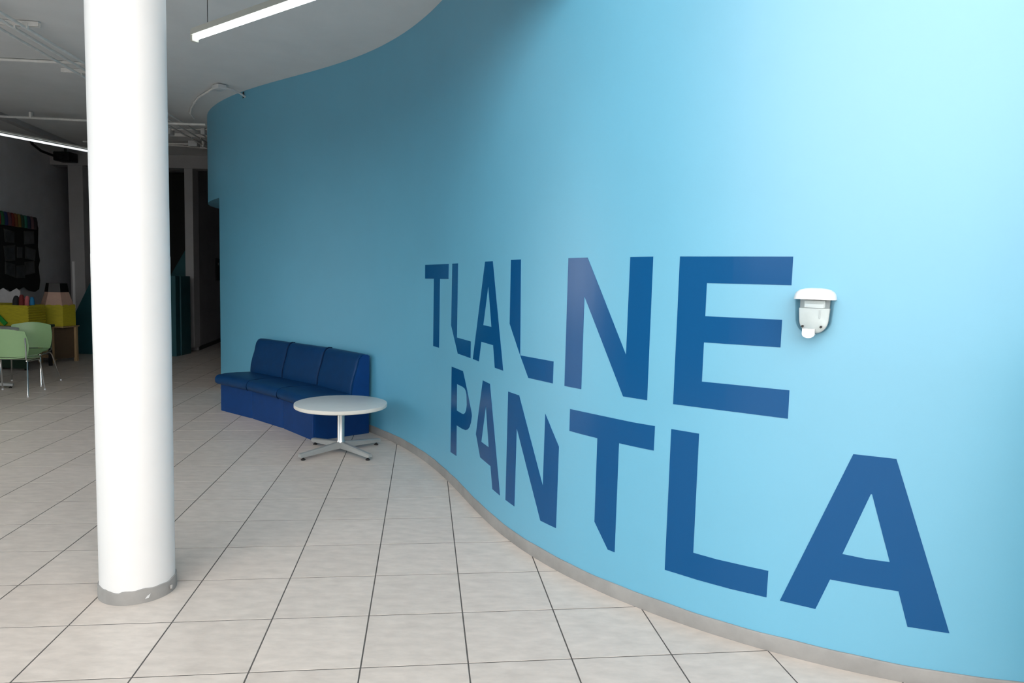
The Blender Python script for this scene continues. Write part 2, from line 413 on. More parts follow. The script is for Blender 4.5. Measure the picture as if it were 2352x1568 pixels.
bm = bm_box(-8.25, -7.98, 12.92, 13.2, 0, 3.375, 0.004)
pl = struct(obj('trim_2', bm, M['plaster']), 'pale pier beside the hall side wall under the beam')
obj('pier_strip', bm_box(-8.215, -8.17, 12.912, 12.925, 0.75, 1.62, 0.003), M['white_plastic'], pl, label='narrow white strip on the pier')  # thin white strip on the front of the pier
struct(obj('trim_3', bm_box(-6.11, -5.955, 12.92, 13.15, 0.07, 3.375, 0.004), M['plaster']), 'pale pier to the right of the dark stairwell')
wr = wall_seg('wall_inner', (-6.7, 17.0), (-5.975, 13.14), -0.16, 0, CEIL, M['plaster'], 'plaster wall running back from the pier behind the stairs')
bm = bmesh.new()
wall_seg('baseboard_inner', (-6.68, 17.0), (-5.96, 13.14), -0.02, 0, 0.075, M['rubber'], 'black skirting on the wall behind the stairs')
struct(obj('wall_stair', bm_box(-8.6, -6.1, 15.2, 15.35, 0, CEIL), M['rubber']), 'wall at the back of the stairwell, coloured black for its shade')  # black colour stands in for the darkness of the stairwell

# unseen counter added right of the view to shade the lower blue wall
t = thing('shading_counter', 'brown wooden counter added out of view to shade the right end of the blue wall', 'counter', (2.5, 1.9, 0))
cw = mat('brown_counter_wood', (0.13, 0.075, 0.04), rough=0.5, noise=0.2, nscale=8, stretch=(5, 5, 0.5))
obj('body', bm_box(2.06, 2.85, 1.30, 2.41, 0.08, 1.42, 0.006), cw, t)
for y0, y1 in ((1.34, 1.84), (1.87, 2.37)):
    obj('side_panel', bm_box(2.046, 2.059, y0, y1, 0.12, 1.38, 0.003), cw, t)
obj('plinth', bm_box(2.10, 2.81, 1.34, 2.38, 0.001, 0.079, 0.003), M['rubber'], t)
obj('worktop', bm_box(2.03, 2.88, 1.26, 2.42, 1.421, 1.46, 0.006), cw, t)

# ------------------------------------------------------------------ round column
CX, CY, CR = -1.749, 3.176, 0.1603
t = thing('column', 'round white painted column with a grey band at its foot', 'column', (CX, CY, 0))
obj('shaft', bm_lathe([(CR, 0.05), (CR, 1.58), (CR - 0.001, 1.585), (CR - 0.001, CEIL)], CX, CY, 72), M['white_paint'], t, True)
def band_j(j, a): return (0.0025 * math.sin(5 * a) + 0.002 * math.sin(13 * a + 1) + (0.004 if 4.35 < a < 4.75 else 0) * -1) if j in (2, 3) else 0
band = obj('base_band', bm_lathe([(CR + 0.006, 0.0), (CR + 0.007, 0.03), (CR + 0.006, 0.062), (CR - 0.002, 0.064)], CX, CY, 72, band_j), M['skirting'], t, True, 'grey vinyl band with torn edge')
def col_pt(deg, r, z):
    a = math.radians(deg); return Vector((CX + r * math.cos(a), CY + r * math.sin(a), z))
bm = bmesh.new()
vv = [bm.verts.new(col_pt(d, CR + rr, z)) for d, rr, z in ((-52, .0085, .020), (-47, .011, .022), (-44, .010, .040), (-49, .0085, .032))]
bm.faces.new(vv)
bmesh.ops.solidify(bm, geom=bm.faces[:], thickness=0.002)
obj('torn_flap', bm, M['white_plastic'], band)
bm = bm_tube([col_pt(-8, CR + 0.004, 0.03), col_pt(-9, CR + 0.016, 0.036), col_pt(-12, CR + 0.019, 0.026)], 0.006, 8)
obj('torn_flap', bm, M['skirting'], band)

# ------------------------------------------------------------------ lettering on the curved wall
LETTERS = [
('T_up',[[(7.6595,1.6198),(7.941,1.6217),(8.2316,1.6227),(8.2324,1.5105),(8.0206,1.5088),(8.0219,1.4202),(8.0232,1.3313),(8.0245,1.2423),(8.0258,1.153),(8.0271,1.0635),(8.0284,0.9738),(7.8851,0.9727),(7.8831,1.0625),(7.881,1.1521),(7.879,1.2415),(7.877,1.3307),(7.8749,1.4196),(7.8729,1.5084),(7.6629,1.5066)]]),
('L_up1',[[(8.3223,1.6231),(8.4632,1.6242),(8.4649,1.5363),(8.4665,1.4482),(8.4682,1.3599),(8.4699,1.2713),(8.4716,1.1825),(8.4733,1.0934),(8.8107,1.097),(8.8134,0.9839),(8.5038,0.9803),(8.4143,1.0739),(8.3247,1.1705),(8.3242,1.2616),(8.3237,1.3524),(8.3232,1.4429),(8.3227,1.5331)]]),
('A_up',[[(9.0758,1.6281),(9.2159,1.6296),(9.2384,1.5628),(9.2609,1.4965),(9.2824,1.4306),(9.3038,1.3651),(9.325,1.3001),(9.3456,1.2354),(9.3658,1.1711),(9.3859,1.1072),(9.4057,1.0437),(9.4248,0.9804),(9.2962,0.9814),(9.2784,1.0487),(9.2604,1.1164),(9.037,1.1167),(8.9992,0.9847),(8.8666,0.9847),(8.8915,1.0599),(8.9161,1.1341),(8.9401,1.2074),(8.9638,1.2797),(8.9871,1.3511),(9.0098,1.4216),(9.0323,1.4913),(9.0544,1.5601)],[(9.1475,1.4794),(9.1733,1.3944),(9.1987,1.3101),(9.2233,1.2264),(9.0697,1.2263),(9.0963,1.3119),(9.1224,1.3962)]]),
('L_up2',[[(9.4905,1.6335),(9.6143,1.6346),(9.6172,1.5687),(9.6202,1.5028),(9.6231,1.4367),(9.626,1.3705),(9.629,1.3042),(9.6319,1.2378),(9.6349,1.1713),(9.6379,1.1047),(9.6415,1.096),(9.7619,1.0981),(9.8694,1.0992),(9.9673,1.0996),(9.9674,1.0415),(9.9675,0.9832),(9.858,0.9827),(9.7361,0.9809),(9.6864,1.0411),(9.6339,1.1022),(9.5679,1.1826),(9.4975,1.2649),(9.4961,1.339),(9.4947,1.413),(9.4933,1.4867),(9.4919,1.5602)]]),
('N_up',[[(10.059,1.6373),(10.1969,1.6392),(10.2286,1.5864),(10.2595,1.5343),(10.2897,1.4827),(10.3196,1.4316),(10.3485,1.381),(10.3772,1.331),(10.4052,1.2813),(10.4328,1.2322),(10.4601,1.1834),(10.4602,1.2349),(10.4602,1.2862),(10.4603,1.3374),(10.4603,1.3884),(10.4604,1.4393),(10.4604,1.4901),(10.4605,1.5406),(10.4605,1.5911),(10.4605,1.6414),(10.523,1.6421),(10.5829,1.6428),(10.583,1.5932),(10.5832,1.5434),(10.5834,1.4935),(10.5836,1.4435),(10.5838,1.3933),(10.584,1.343),(10.5842,1.2926),(10.5844,1.242),(10.5846,1.1913),(10.5848,1.1404),(10.585,1.0894),(10.5852,1.0382),(10.5854,0.9869),(10.5209,0.9869),(10.4534,0.9866),(10.4256,1.0361),(10.3976,1.0861),(10.3689,1.1365),(10.3397,1.1873),(10.3102,1.2387),(10.2798,1.2905),(10.249,1.3428),(10.2173,1.3958),(10.1851,1.4493),(10.1853,1.3917),(10.1856,1.334),(10.1859,1.2762),(10.1861,1.2181),(10.1864,1.1599),(10.1866,1.1015),(10.1869,1.043),(10.1872,0.9843),(10.0631,0.9836),(10.0627,1.0439),(10.0623,1.104),(10.0619,1.1639),(10.0616,1.2237),(10.0612,1.2833),(10.0608,1.3427),(10.0605,1.4019),(10.0601,1.461),(10.0598,1.5199),(10.0594,1.5787)]]),
('E_up',[[(10.7159,1.6433),(10.7689,1.6433),(10.8204,1.6434),(10.8704,1.6435),(10.9191,1.6436),(10.9666,1.6438),(11.013,1.644),(11.0584,1.6442),(11.1029,1.6445),(11.1465,1.6447),(11.1892,1.645),(11.1895,1.5881),(11.1897,1.531),(11.1437,1.531),(11.0968,1.5309),(11.0488,1.5308),(10.9998,1.5307),(10.9496,1.5307),(10.898,1.5306),(10.845,1.5305),(10.8452,1.4832),(10.8455,1.4358),(10.8457,1.3883),(10.8942,1.3887),(10.9415,1.3891),(10.9876,1.3894),(11.0327,1.3897),(11.0769,1.39),(11.1202,1.3902),(11.1627,1.3904),(11.1628,1.3343),(11.1629,1.2781),(11.1203,1.2779),(11.077,1.2776),(11.0328,1.2772),(10.9877,1.2767),(10.9416,1.2762),(10.8943,1.2757),(10.8459,1.275),(10.8459,1.2182),(10.846,1.1612),(10.8461,1.1041),(10.8949,1.1048),(10.9425,1.1054),(10.989,1.1058),(11.0345,1.1061),(11.079,1.1063),(11.1227,1.1064),(11.1655,1.1064),(11.2076,1.1063),(11.2081,1.0481),(11.2086,0.9897),(11.1643,0.9902),(11.1191,0.9905),(11.073,0.9907),(11.026,0.9908),(10.9779,0.9906),(10.9286,0.9904),(10.8782,0.99),(10.8262,0.9894),(10.7728,0.9886),(10.7178,0.9876),(10.7176,1.0389),(10.7175,1.0901),(10.7173,1.1411),(10.7172,1.192),(10.717,1.2427),(10.7169,1.2933),(10.7168,1.3437),(10.7166,1.394),(10.7165,1.4441),(10.7163,1.4941),(10.7162,1.544),(10.716,1.5937)]]),
('P_lo',[[(8.3586,0.8676),(8.6387,0.8723),(8.6963,0.814),(8.7806,0.7204),(8.8633,0.6219),(8.8729,0.6005),(8.8557,0.5503),(8.8241,0.5123),(8.7853,0.4881),(8.7313,0.4717),(8.6475,0.4641),(8.5127,0.4602),(8.5181,0.3484),(8.5235,0.2363),(8.3743,0.2289),(8.372,0.3208),(8.3698,0.4125),(8.3675,0.5039),(8.3653,0.5952),(8.363,0.6862),(8.3608,0.777)],[(8.4993,0.7591),(8.6388,0.7611),(8.6896,0.757),(8.7183,0.7457),(8.7395,0.7214),(8.7532,0.6524),(8.7397,0.6141),(8.7138,0.5891),(8.673,0.5732),(8.6251,0.5696),(8.5077,0.5677),(8.5035,0.6635)]]),
('A_lo1',[[(9.0884,0.8728),(9.2207,0.8708),(9.2447,0.801),(9.2683,0.7316),(9.2891,0.6666),(9.3099,0.602),(9.3305,0.5377),(9.3503,0.4737),(9.37,0.4101),(9.3895,0.3467),(9.4087,0.2837),(9.4272,0.2209),(9.309,0.2263),(9.2891,0.2931),(9.269,0.3604),(9.0741,0.3667),(9.0254,0.4322),(8.9753,0.4987),(9.0137,0.632),(9.0392,0.7134),(9.0641,0.7936)],[(9.1589,0.7225),(9.1829,0.6379),(9.2063,0.5537),(9.2292,0.47),(9.0868,0.4726),(9.1115,0.5571),(9.1355,0.6404)]]),
('N_lo',[[(9.5028,0.8675),(9.6398,0.8676),(9.6776,0.8089),(9.7137,0.7508),(9.7491,0.6934),(9.783,0.6365),(9.8163,0.5802),(9.8483,0.5243),(9.8797,0.4689),(9.9102,0.414),(9.9103,0.4807),(9.9105,0.5472),(9.9107,0.6135),(9.9109,0.6796),(9.911,0.7454),(9.9112,0.8111),(9.954,0.7597),(9.9951,0.7089),(10.0353,0.6587),(10.0351,0.5967),(10.035,0.5345),(10.0349,0.472),(10.0347,0.4094),(10.0346,0.3466),(10.0344,0.2836),(10.0343,0.2204),(9.8978,0.2189),(9.8667,0.2744),(9.835,0.3305),(9.8023,0.3869),(9.7687,0.4438),(9.734,0.5012),(9.6982,0.5592),(9.6612,0.6177),(9.6231,0.6769),(9.6229,0.6115),(9.6228,0.5459),(9.6226,0.4801),(9.6224,0.4141),(9.6223,0.3479),(9.6221,0.2815),(9.622,0.2148),(9.5068,0.2184),(9.5063,0.2914),(9.5059,0.3642),(9.5054,0.4367),(9.505,0.5091),(9.5045,0.5812),(9.5041,0.6531),(9.5037,0.7247),(9.5032,0.7962)]]),
('T_lo',[[(10.1125,0.8713),(10.191,0.8724),(10.2649,0.8729),(10.3382,0.8732),(10.4078,0.8731),(10.5231,0.8723),(10.6325,0.8741),(10.6324,0.8171),(10.6323,0.7599),(10.5399,0.7594),(10.4407,0.7591),(10.4408,0.7061),(10.441,0.6529),(10.4412,0.5996),(10.4413,0.5462),(10.4415,0.4926),(10.4416,0.4388),(10.4418,0.3849),(10.442,0.3309),(10.4421,0.2766),(10.4423,0.2223),(10.4009,0.2228),(10.3562,0.2797),(10.3103,0.3372),(10.3099,0.3978),(10.3096,0.4583),(10.3092,0.5186),(10.3088,0.5787),(10.3084,0.6386),(10.3081,0.6983),(10.3077,0.7579),(10.2165,0.7578),(10.1135,0.7579),(10.113,0.8146)]]),
('L_lo',[[(10.7151,0.874),(10.7818,0.8742),(10.8461,0.874),(10.8463,0.8211),(10.8466,0.7679),(10.8468,0.7147),(10.847,0.6612),(10.8472,0.6076),(10.8475,0.5538),(10.8477,0.4998),(10.8479,0.4457),(10.8481,0.3914),(10.8484,0.337),(10.9031,0.3363),(10.9564,0.3353),(11.0142,0.3367),(11.0704,0.3374),(11.1212,0.3384),(11.1709,0.3392),(11.1705,0.2818),(11.1702,0.2242),(11.1214,0.2234),(11.0716,0.2222),(11.0207,0.2206),(10.9725,0.2208),(10.9232,0.2206),(10.8727,0.2201),(10.8223,0.2208),(10.7706,0.2211),(10.7173,0.221),(10.7171,0.2763),(10.7169,0.3315),(10.7167,0.3865),(10.7165,0.4413),(10.7164,0.496),(10.7162,0.5505),(10.716,0.6048),(10.7158,0.659),(10.7156,0.713),(10.7154,0.7668),(10.7152,0.8205)]]),
('A_lo2',[[(11.4552,0.8778),(11.5056,0.878),(11.5554,0.878),(11.6046,0.8778),(11.6187,0.8368),(11.6327,0.7959),(11.6468,0.755),(11.6609,0.7141),(11.6749,0.6732),(11.689,0.6323),(11.7031,0.5914),(11.7172,0.5506),(11.7313,0.5097),(11.7454,0.4688),(11.7596,0.4279),(11.7737,0.387),(11.7878,0.3462),(11.802,0.3052),(11.8163,0.2642),(11.8305,0.2232),(11.7831,0.2235),(11.7355,0.2233),(11.6876,0.2228),(11.6742,0.268),(11.6608,0.3133),(11.6474,0.3585),(11.6078,0.3582),(11.5678,0.3579),(11.5275,0.3572),(11.4872,0.3576),(11.4465,0.3578),(11.4052,0.3577),(11.3901,0.3131),(11.3748,0.2681),(11.3594,0.2227),(11.3147,0.2235),(11.2693,0.2239),(11.2231,0.2241),(11.2395,0.2704),(11.2557,0.3162),(11.2718,0.3616),(11.2878,0.4067),(11.3036,0.4514),(11.3193,0.4956),(11.3349,0.5394),(11.3503,0.583),(11.3656,0.6261),(11.3808,0.6689),(11.3959,0.7113),(11.4109,0.7534),(11.4258,0.7952),(11.4405,0.8367)],[(11.5263,0.7273),(11.5309,0.728),(11.5441,0.6847),(11.5573,0.6415),(11.5704,0.5983),(11.5836,0.5551),(11.5968,0.5119),(11.6099,0.4687),(11.5688,0.4678),(11.5274,0.4666),(11.4852,0.4686),(11.4426,0.4705),(11.4568,0.5141),(11.4709,0.5573),(11.4849,0.6003),(11.4988,0.643),(11.5126,0.6853)]]),
]
INFO = {
 'T_up': ('letter_t', 'dark blue vinyl letter T that begins the upper word on the wall'),
 'L_up1': ('letter_l', 'narrow dark blue vinyl letter L, second in the upper word, next to the first T'),
 'A_up': ('letter_a', 'dark blue vinyl letter A in the upper word between two letters L'),
 'L_up2': ('letter_l', 'dark blue vinyl letter L, fourth in the upper word, left of the large N'),
 'N_up': ('letter_n', 'large blue vinyl letter N in the upper word beside the E'),
 'E_up': ('letter_e', 'large blue vinyl letter E beside the soap dispenser'),
 'P_lo': ('letter_p', 'dark blue vinyl letter P that begins the lower word'),
 'A_lo1': ('letter_a', 'narrow dark blue vinyl letter A in the lower word beside the P'),
 'N_lo': ('letter_n', 'dark blue vinyl letter N in the lower word, near the skirting'),
 'T_lo': ('letter_t', 'blue vinyl letter T in the lower word, under the large N'),
 'L_lo': ('letter_l', 'large blue vinyl letter L in the lower word, under the E'),
 'A_lo2': ('letter_a', 'largest blue vinyl letter A, last of the lower word at the right'),
}
for key, loops in LETTERS:
    pts = [q for L in loops for q in L]
    tris = tessellate_polygon([[Vector((x, y, 0)) for x, y in L] for L in loops])
    bm = bmesh.new()
    vv = [bm.verts.new((x, y, 0)) for x, y in pts]
    for t3 in tris:
        try: bm.faces.new([vv[i] for i in t3])
        except ValueError: pass
    s0 = min(p[0] for p in pts); s1 = max(p[0] for p in pts)
    k = math.floor(s0 / 0.035) + 1
    while k * 0.035 < s1:
        bmesh.ops.bisect_plane(bm, geom=bm.verts[:] + bm.edges[:] + bm.faces[:], dist=1e-5, plane_co=(k * 0.035, 0, 0), plane_no=(1, 0, 0))
        k += 1
    bmesh.ops.remove_doubles(bm, verts=bm.verts[:], dist=1e-5)
    base = bm.faces[:]
    bnd = [e for e in bm.edges if len(e.link_faces) == 1]
    low = {}
    for e in bnd:
        for v in e.verts:
            if v not in low: low[v] = bm.verts.new((v.co.x, v.co.y, -1))
    for e in bnd:
        a, b = e.verts
        bm.faces.new((a, b, low[b], low[a]))
    for v in bm.verts:
        off = -0.0005 if v.co.z < -0.5 else 0.0014
        v.co = on_wall(v.co.x, v.co.y, off)
    name, label = INFO[key]
    o = obj(name, bm, M['letter'])
    for p in o.data.polygons: p.use_smooth = False
    tag(o, label, 'letter', 'vinyl letters on the blue wall')

# ------------------------------------------------------------------ soap dispenser on the blue wall
DS, DZ = 11.282, 1.425
dp, dh, dn = wall_frame(DS)
def dis(a, b, z):      # a along the wall, b out of the wall, z height relative to the centre
    q = dp + dh * a + dn * b
    return Vector((q.x, q.y, DZ + z))
t = thing('soap_dispenser', 'white wall soap dispenser with clear tank beside the letter E', 'dispenser', dis(0, 0, -0.1))
def half_u(w, top, bot, n=14):
    """U outline: wide at the top, rounded at the bottom"""
    P = [(w, top), (w * 0.985, top - 0.035), (w * 0.94, top - 0.075)]
    for k in range(1, n):
        a = math.pi / 2 * k / n
        P.append((w * 0.94 * math.cos(a) ** 0.75, (top - 0.075) + (bot - (top - 0.075)) * math.sin(a)))
    P.append((0, bot))
    return P + [(-x, z) for x, z in P[-2::-1]]
U = half_u(0.070, 0.055, -0.083)
PU = [(x * 0.78, z * 0.99) for x, z in U]
obj('back_plate', bm_prism(PU, lambda x, z: dis(x, 0.0, z), lambda x, z: dis(x, 0.016, z)), M['white_plastic'], t, True)
# transparent tank: walls and front, open towards the plate
bm = bmesh.new(); rings = []
for b, k in ((0.001, 0.99), (0.016, 0.99), (0.04, 0.99), (0.062, 0.96), (0.074, 0.88), (0.079, 0.72)):
    rings.append([bm.verts.new(dis(x * k, b, 0.055 + (z - 0.055) * (0.5 + 0.5 * k))) for x, z in U])
nU = len(U)
for a, b in zip(rings, rings[1:]):
    for k in range(nU): bm.faces.new((a[k], a[(k+1) % nU], b[(k+1) % nU], b[k]))
bm.faces.new(rings[-1])
obj('tank', bm, M['clear'], t, True, 'clear plastic tank')
# lid
bm = bmesh.new(); rings = []
def lid_ring(w, d, z, n=20):
    R = [(-w, 0.0)]
    for k in range(n + 1):
        a = math.pi * (1 - k / n)
        R.append((w * math.copysign(abs(math.cos(a)) ** 0.45, math.cos(a)), d * (abs(math.sin(a)) ** 0.45)))
    R.append((w, 0.0))
    return [bm.verts.new(dis(x, b, z)) for x, b in R]
for w, d, z in ((0.0775, 0.089, 0.053), (0.0765, 0.088, 0.060), (0.074, 0.085, 0.072), (0.068, 0.078, 0.082), (0.056, 0.066, 0.0905), (0.038, 0.046, 0.0955), (0.018, 0.022, 0.0975)):
    rings.append(lid_ring(w, d, z))
for a, b in zip(rings, rings[1:]):
    for k in range(len(a)): bm.faces.new((a[k], a[(k+1) % len(a)], b[(k+1) % len(a)], b[k]))
bm.faces.new(rings[0][::-1]); bm.faces.new(rings[-1])
obj('lid', bm, M['white_plastic'], t, True, 'glossy white hinged lid')
def dis_box(x0, x1, b0, b1, z0, z1, bev=0.003):
    bm = bm_box(x0, x1, b0, b1, z0, z1, bev)
    for v in bm.verts: v.co = dis(v.co.x, v.co.y, v.co.z)
    return bm
HU = [(x * 0.80 + 0.003, min(z, 0.020) * 0.94) for x, z in U]
HU = [q for i, q in enumerate(HU) if i == 0 or math.hypot(q[0]-HU[i-1][0], q[1]-HU[i-1][1]) > 1e-4]
pump = obj('pump_housing', bm_prism(HU, lambda x, z: dis(x, 0.0165, z), lambda x, z: dis(x, 0.060, z)), M['pump'], t, True, 'translucent grey pump housing inside the tank')
obj('pump_cap', dis_box(-0.036, 0.040, 0.016, 0.052, 0.021, 0.050), M['pump'], t, True)
obj('pump_bracket', dis_box(-0.034, 0.036, 0.053, 0.0575, 0.020, 0.036, 0.0015), M['white_plastic'], pump, True)
obj('dip_tube', bm_tube([dis(0.024, 0.064, 0.012), dis(0.024, 0.064, -0.02)], 0.003, 8), M['white_plastic'], pump, True)
for x in (-0.035, 0.031):
    obj('screw', bm_tube([dis(x, 0.058, -0.052), dis(x, 0.0805, -0.052)], 0.0046, 12), M['black'], t, True, 'dark round fixing')
bm = bmesh.new()
BU = [(0.022, -0.060), (0.0225, -0.078)] + [(0.0225 * math.cos(a), -0.080 - 0.016 * math.sin(a)) for a in [math.pi / 2 * k / 8 for k in range(1, 8)]] + [(0, -0.096)]
BU = BU + [(-x, z) for x, z in BU[-2::-1]]
BU = [(x - 0.011, z) for x, z in BU]
obj('push_button', bm_prism(BU, lambda x, z: dis(x, 0.014, z), lambda x, z: dis(x, 0.094, z)), M['white_plastic'], t, True, 'white rounded push button')

# ------------------------------------------------------------------ curved three-seat sofa
F = [Vector(q) for q in ((-3.173, 7.484), (-2.685, 7.105), (-2.224, 6.690), (-1.792, 6.215))]
NRM = [Vector(q).normalized() for q in ((0.6134, 0.7898), (0.6412, 0.7665), (0.7044, 0.7080), (0.7398, 0.6728))]
DEP = [0.545, 0.535, 0.565, 0.580]
def sofa(u, v, z):
    """u: 0..3 along the seats, v: share of depth (0 front, 1 wall), z height"""
    k = min(int(u), 2); w = u - k
    f = F[k].lerp(F[k+1], w); r = (F[k] + NRM[k] * DEP[k]).lerp(F[k+1] + NRM[k+1] * DEP[k+1], w)
    q = f + (r - f) * v
    return Vector((q.x, q.y, z))
t = thing('sofa', 'navy blue leatherette three-seat sofa curved along the blue wall', 'sofa', sofa(1.5, 0.5, 0))
def cushion(profile, u0, u1, mats, name, parent, soft=0.02, nu=8, bulge=0.0):
    cv = sum(p[0] for p in profile) / len(profile); cz = sum(p[1] for p in profile) / len(profile)
    bm = bmesh.new(); rings = []
    st = [(0.0, soft), (0.012, soft * 0.45), (0.035, soft * 0.1)] + [(x, 0) for x in [0.08 + 0.84 * i / nu for i in range(nu + 1)]] + [(0.965, soft * 0.1), (0.988, soft * 0.45), (1.0, soft)]
    for w, ins in st:
        u = u0 + (u1 - u0) * w
        ring = []
        for v, z in profile:
            dv, dz = cv - v, cz - z; L = math.hypot(dv, dz)
            k = ins / L if L > 1e-6 else 0
            bz = bulge * math.sin(math.pi * w)
            ring.append(bm.verts.new(sofa(min(max(u, 0), 2.99999), v + dv * k, z + dz * k + bz)))
        rings.append(ring)
    n = len(profile)
    for a, b in zip(rings, rings[1:]):
        for k in range(n): bm.faces.new((a[k], a[(k+1) % n], b[(k+1) % n], b[k]))
    bm.faces.new(rings[0][::-1]); bm.faces.new(rings[-1])
    return obj(name, bm, mats, parent, True)
SEATP = [(0.70, 0.30), (-0.03, 0.296), (-0.085, 0.302), (-0.115, 0.318), (-0.125, 0.342), (-0.118, 0.368), (-0.09, 0.390), (-0.04, 0.402), (0.10, 0.410), (0.35, 0.408), (0.70, 0.396)]
BACKP = [(0.985, 0.30), (0.66, 0.32), (0.645, 0.40), (0.655, 0.47), (0.69, 0.55), (0.735, 0.63), (0.765, 0.695), (0.79, 0.735), (0.83, 0.763), (0.875, 0.772), (0.94, 0.768), (0.975, 0.75), (0.985, 0.72)]
for k in range(3):
    P = [(0.0, 0.0), (0.0, 0.30), (0.96, 0.30), (0.96, 0.0)]
    cushion(P, k + 0.002, k + 0.998, M['sofa_base'], 'base_panel', t, 0.006, 3)
for k in range(3):
    cushion(SEATP, k + 0.0, k + 1.0, M['sofa_seat'], 'seat_cushion', t, 0.005, 6)
for k in range(3):
    cushion(BACKP, k + 0.002, k + 0.998, M['sofa_seat'], 'back_cushion', t, 0.013, 6)
for k in (1, 2):
    obj('seam_piping', bm_tube([sofa(k, v + 0.004, z) for v, z in BACKP[2:11]], 0.0075, 8), M['piping'], t, True)  # dark tubes put the shade between cushions into colour
for k in (1, 2):
    obj('seam_piping', bm_tube([sofa(k, v, z - 0.0035) for v, z in SEATP[2:]], 0.004, 8), M['piping'], t, True)
FRAMEP = [(0.984, 0.302), (0.74, 0.302), (0.80, 0.58), (0.86, 0.70), (0.984, 0.72)]
bm = bmesh.new(); rings = [[bm.verts.new(sofa(min(3 * i / 24, 2.99999), v, z)) for v, z in FRAMEP] for i in range(25)]
for a, b in zip(rings, rings[1:]):
    for k in range(5): bm.faces.new((a[k], a[(k+1) % 5], b[(k+1) % 5], b[k]))
bm.faces.new(rings[0][::-1]); bm.faces.new(rings[-1])
obj('back_frame', bm, M['sofa_base'], t)
END = [(0.02, 0.0), (0.985, 0.0), (0.985, 0.75), (0.95, 0.765), (0.88, 0.765), (0.82, 0.735), (0.70, 0.50), (0.67, 0.38), (0.02, 0.30)]
e3 = (F[3] - F[2]).normalized() * 0.012
obj('end_panel', bm_prism(END, lambda v, z: sofa(2.99, v, z), lambda v, z: sofa(2.99999, v, z) + Vector((e3.x, e3.y, 0))), M['sofa_base'], t, False, 'plain blue end panel')
obj('end_panel', bm_prism(END, lambda v, z: sofa(0.01, v, z), lambda v, z: sofa(0.0, v, z) + Vector((0.004, -0.003, 0))), M['sofa_base'], t)

# ------------------------------------------------------------------ pedestal tables
def pedestal(root, cx, cy, ztop, dia, feet, hub_z, post_r, mt_top, thick=0.034):
    r = dia / 2
    top = obj('table_top', bm_lathe([(r - 0.003, ztop - 0.004), (r - 0.001, ztop - 0.0015), (r - 0.005, ztop)], cx, cy, 96), mt_top, root, True)
    obj('edge_band', bm_lathe([(r - 0.006, ztop - thick), (r - 0.001, ztop - thick + 0.004), (r, ztop - thick + 0.008), (r, ztop - 0.006), (r - 0.003, ztop - 0.003)], cx, cy, 96), M['edge_band'], top, True, 'cream edging of the table top')
    obj('mounting_plate', bm_lathe([(0.11, ztop - thick - 0.006), (0.12, ztop - thick)], cx, cy, 32), M['grey_metal'], root, True)
    obj('post', bm_lathe([(post_r + 0.006, hub_z - 0.012), (post_r + 0.004, hub_z + 0.004), (post_r, hub_z + 0.012), (post_r, ztop - thick - 0.006)], cx, cy, 40), M['steel'], root, True)
    for fx, fy in feet:
        d = Vector((fx - cx, fy - cy, 0)); L = d.length + 0.035; d.normalize(); s = Vector((-d.y, d.x, 0))
        bm = bmesh.new(); rings = []
        for w, zt, zb, hw in ((0.0, hub_z, hub_z - 0.06, 0.024), (0.25, hub_z - 0.012, hub_z - 0.06, 0.023), (0.97, 0.058, 0.026, 0.021), (1.0, 0.055, 0.030, 0.019)):
            c = Vector((cx, cy, 0)) + d * (L * w)
            rings.append([bm.verts.new(c + s * a + Vector((0, 0, z))) for a, z in ((-hw, zb), (hw, zb), (hw, zt - 0.008), (hw - 0.008, zt), (-hw + 0.008, zt), (-hw, zt - 0.008))])
        for a, b in zip(rings, rings[1:]):
            for k in range(6): bm.faces.new((a[k], a[(k+1) % 6], b[(k+1) % 6], b[k]))
        bm.faces.new(rings[0][::-1]); bm.faces.new(rings[-1])
        arm = obj('base_arm', bm, M['grey_metal'], root, True)
        obj('glide', bm_lathe([(0.018, 0.0), (0.019, 0.008), (0.012, 0.012), (0.007, 0.016), (0.007, 0.03)], fx, fy, 20), M['rubber'], arm, True, 'black levelling glide')
TX, TY = -1.447, 5.842
t = thing('coffee_table', 'low round off-white coffee table on a steel pedestal in front of the sofa', 'table', (TX, TY, 0))
pedestal(t, TX, TY, 0.430, 0.775, [(-1.682, 5.55), (-1.165, 5.606), (-1.199, 6.132), (-1.735, 6.08)], 0.098, 0.030, M['table_top'])

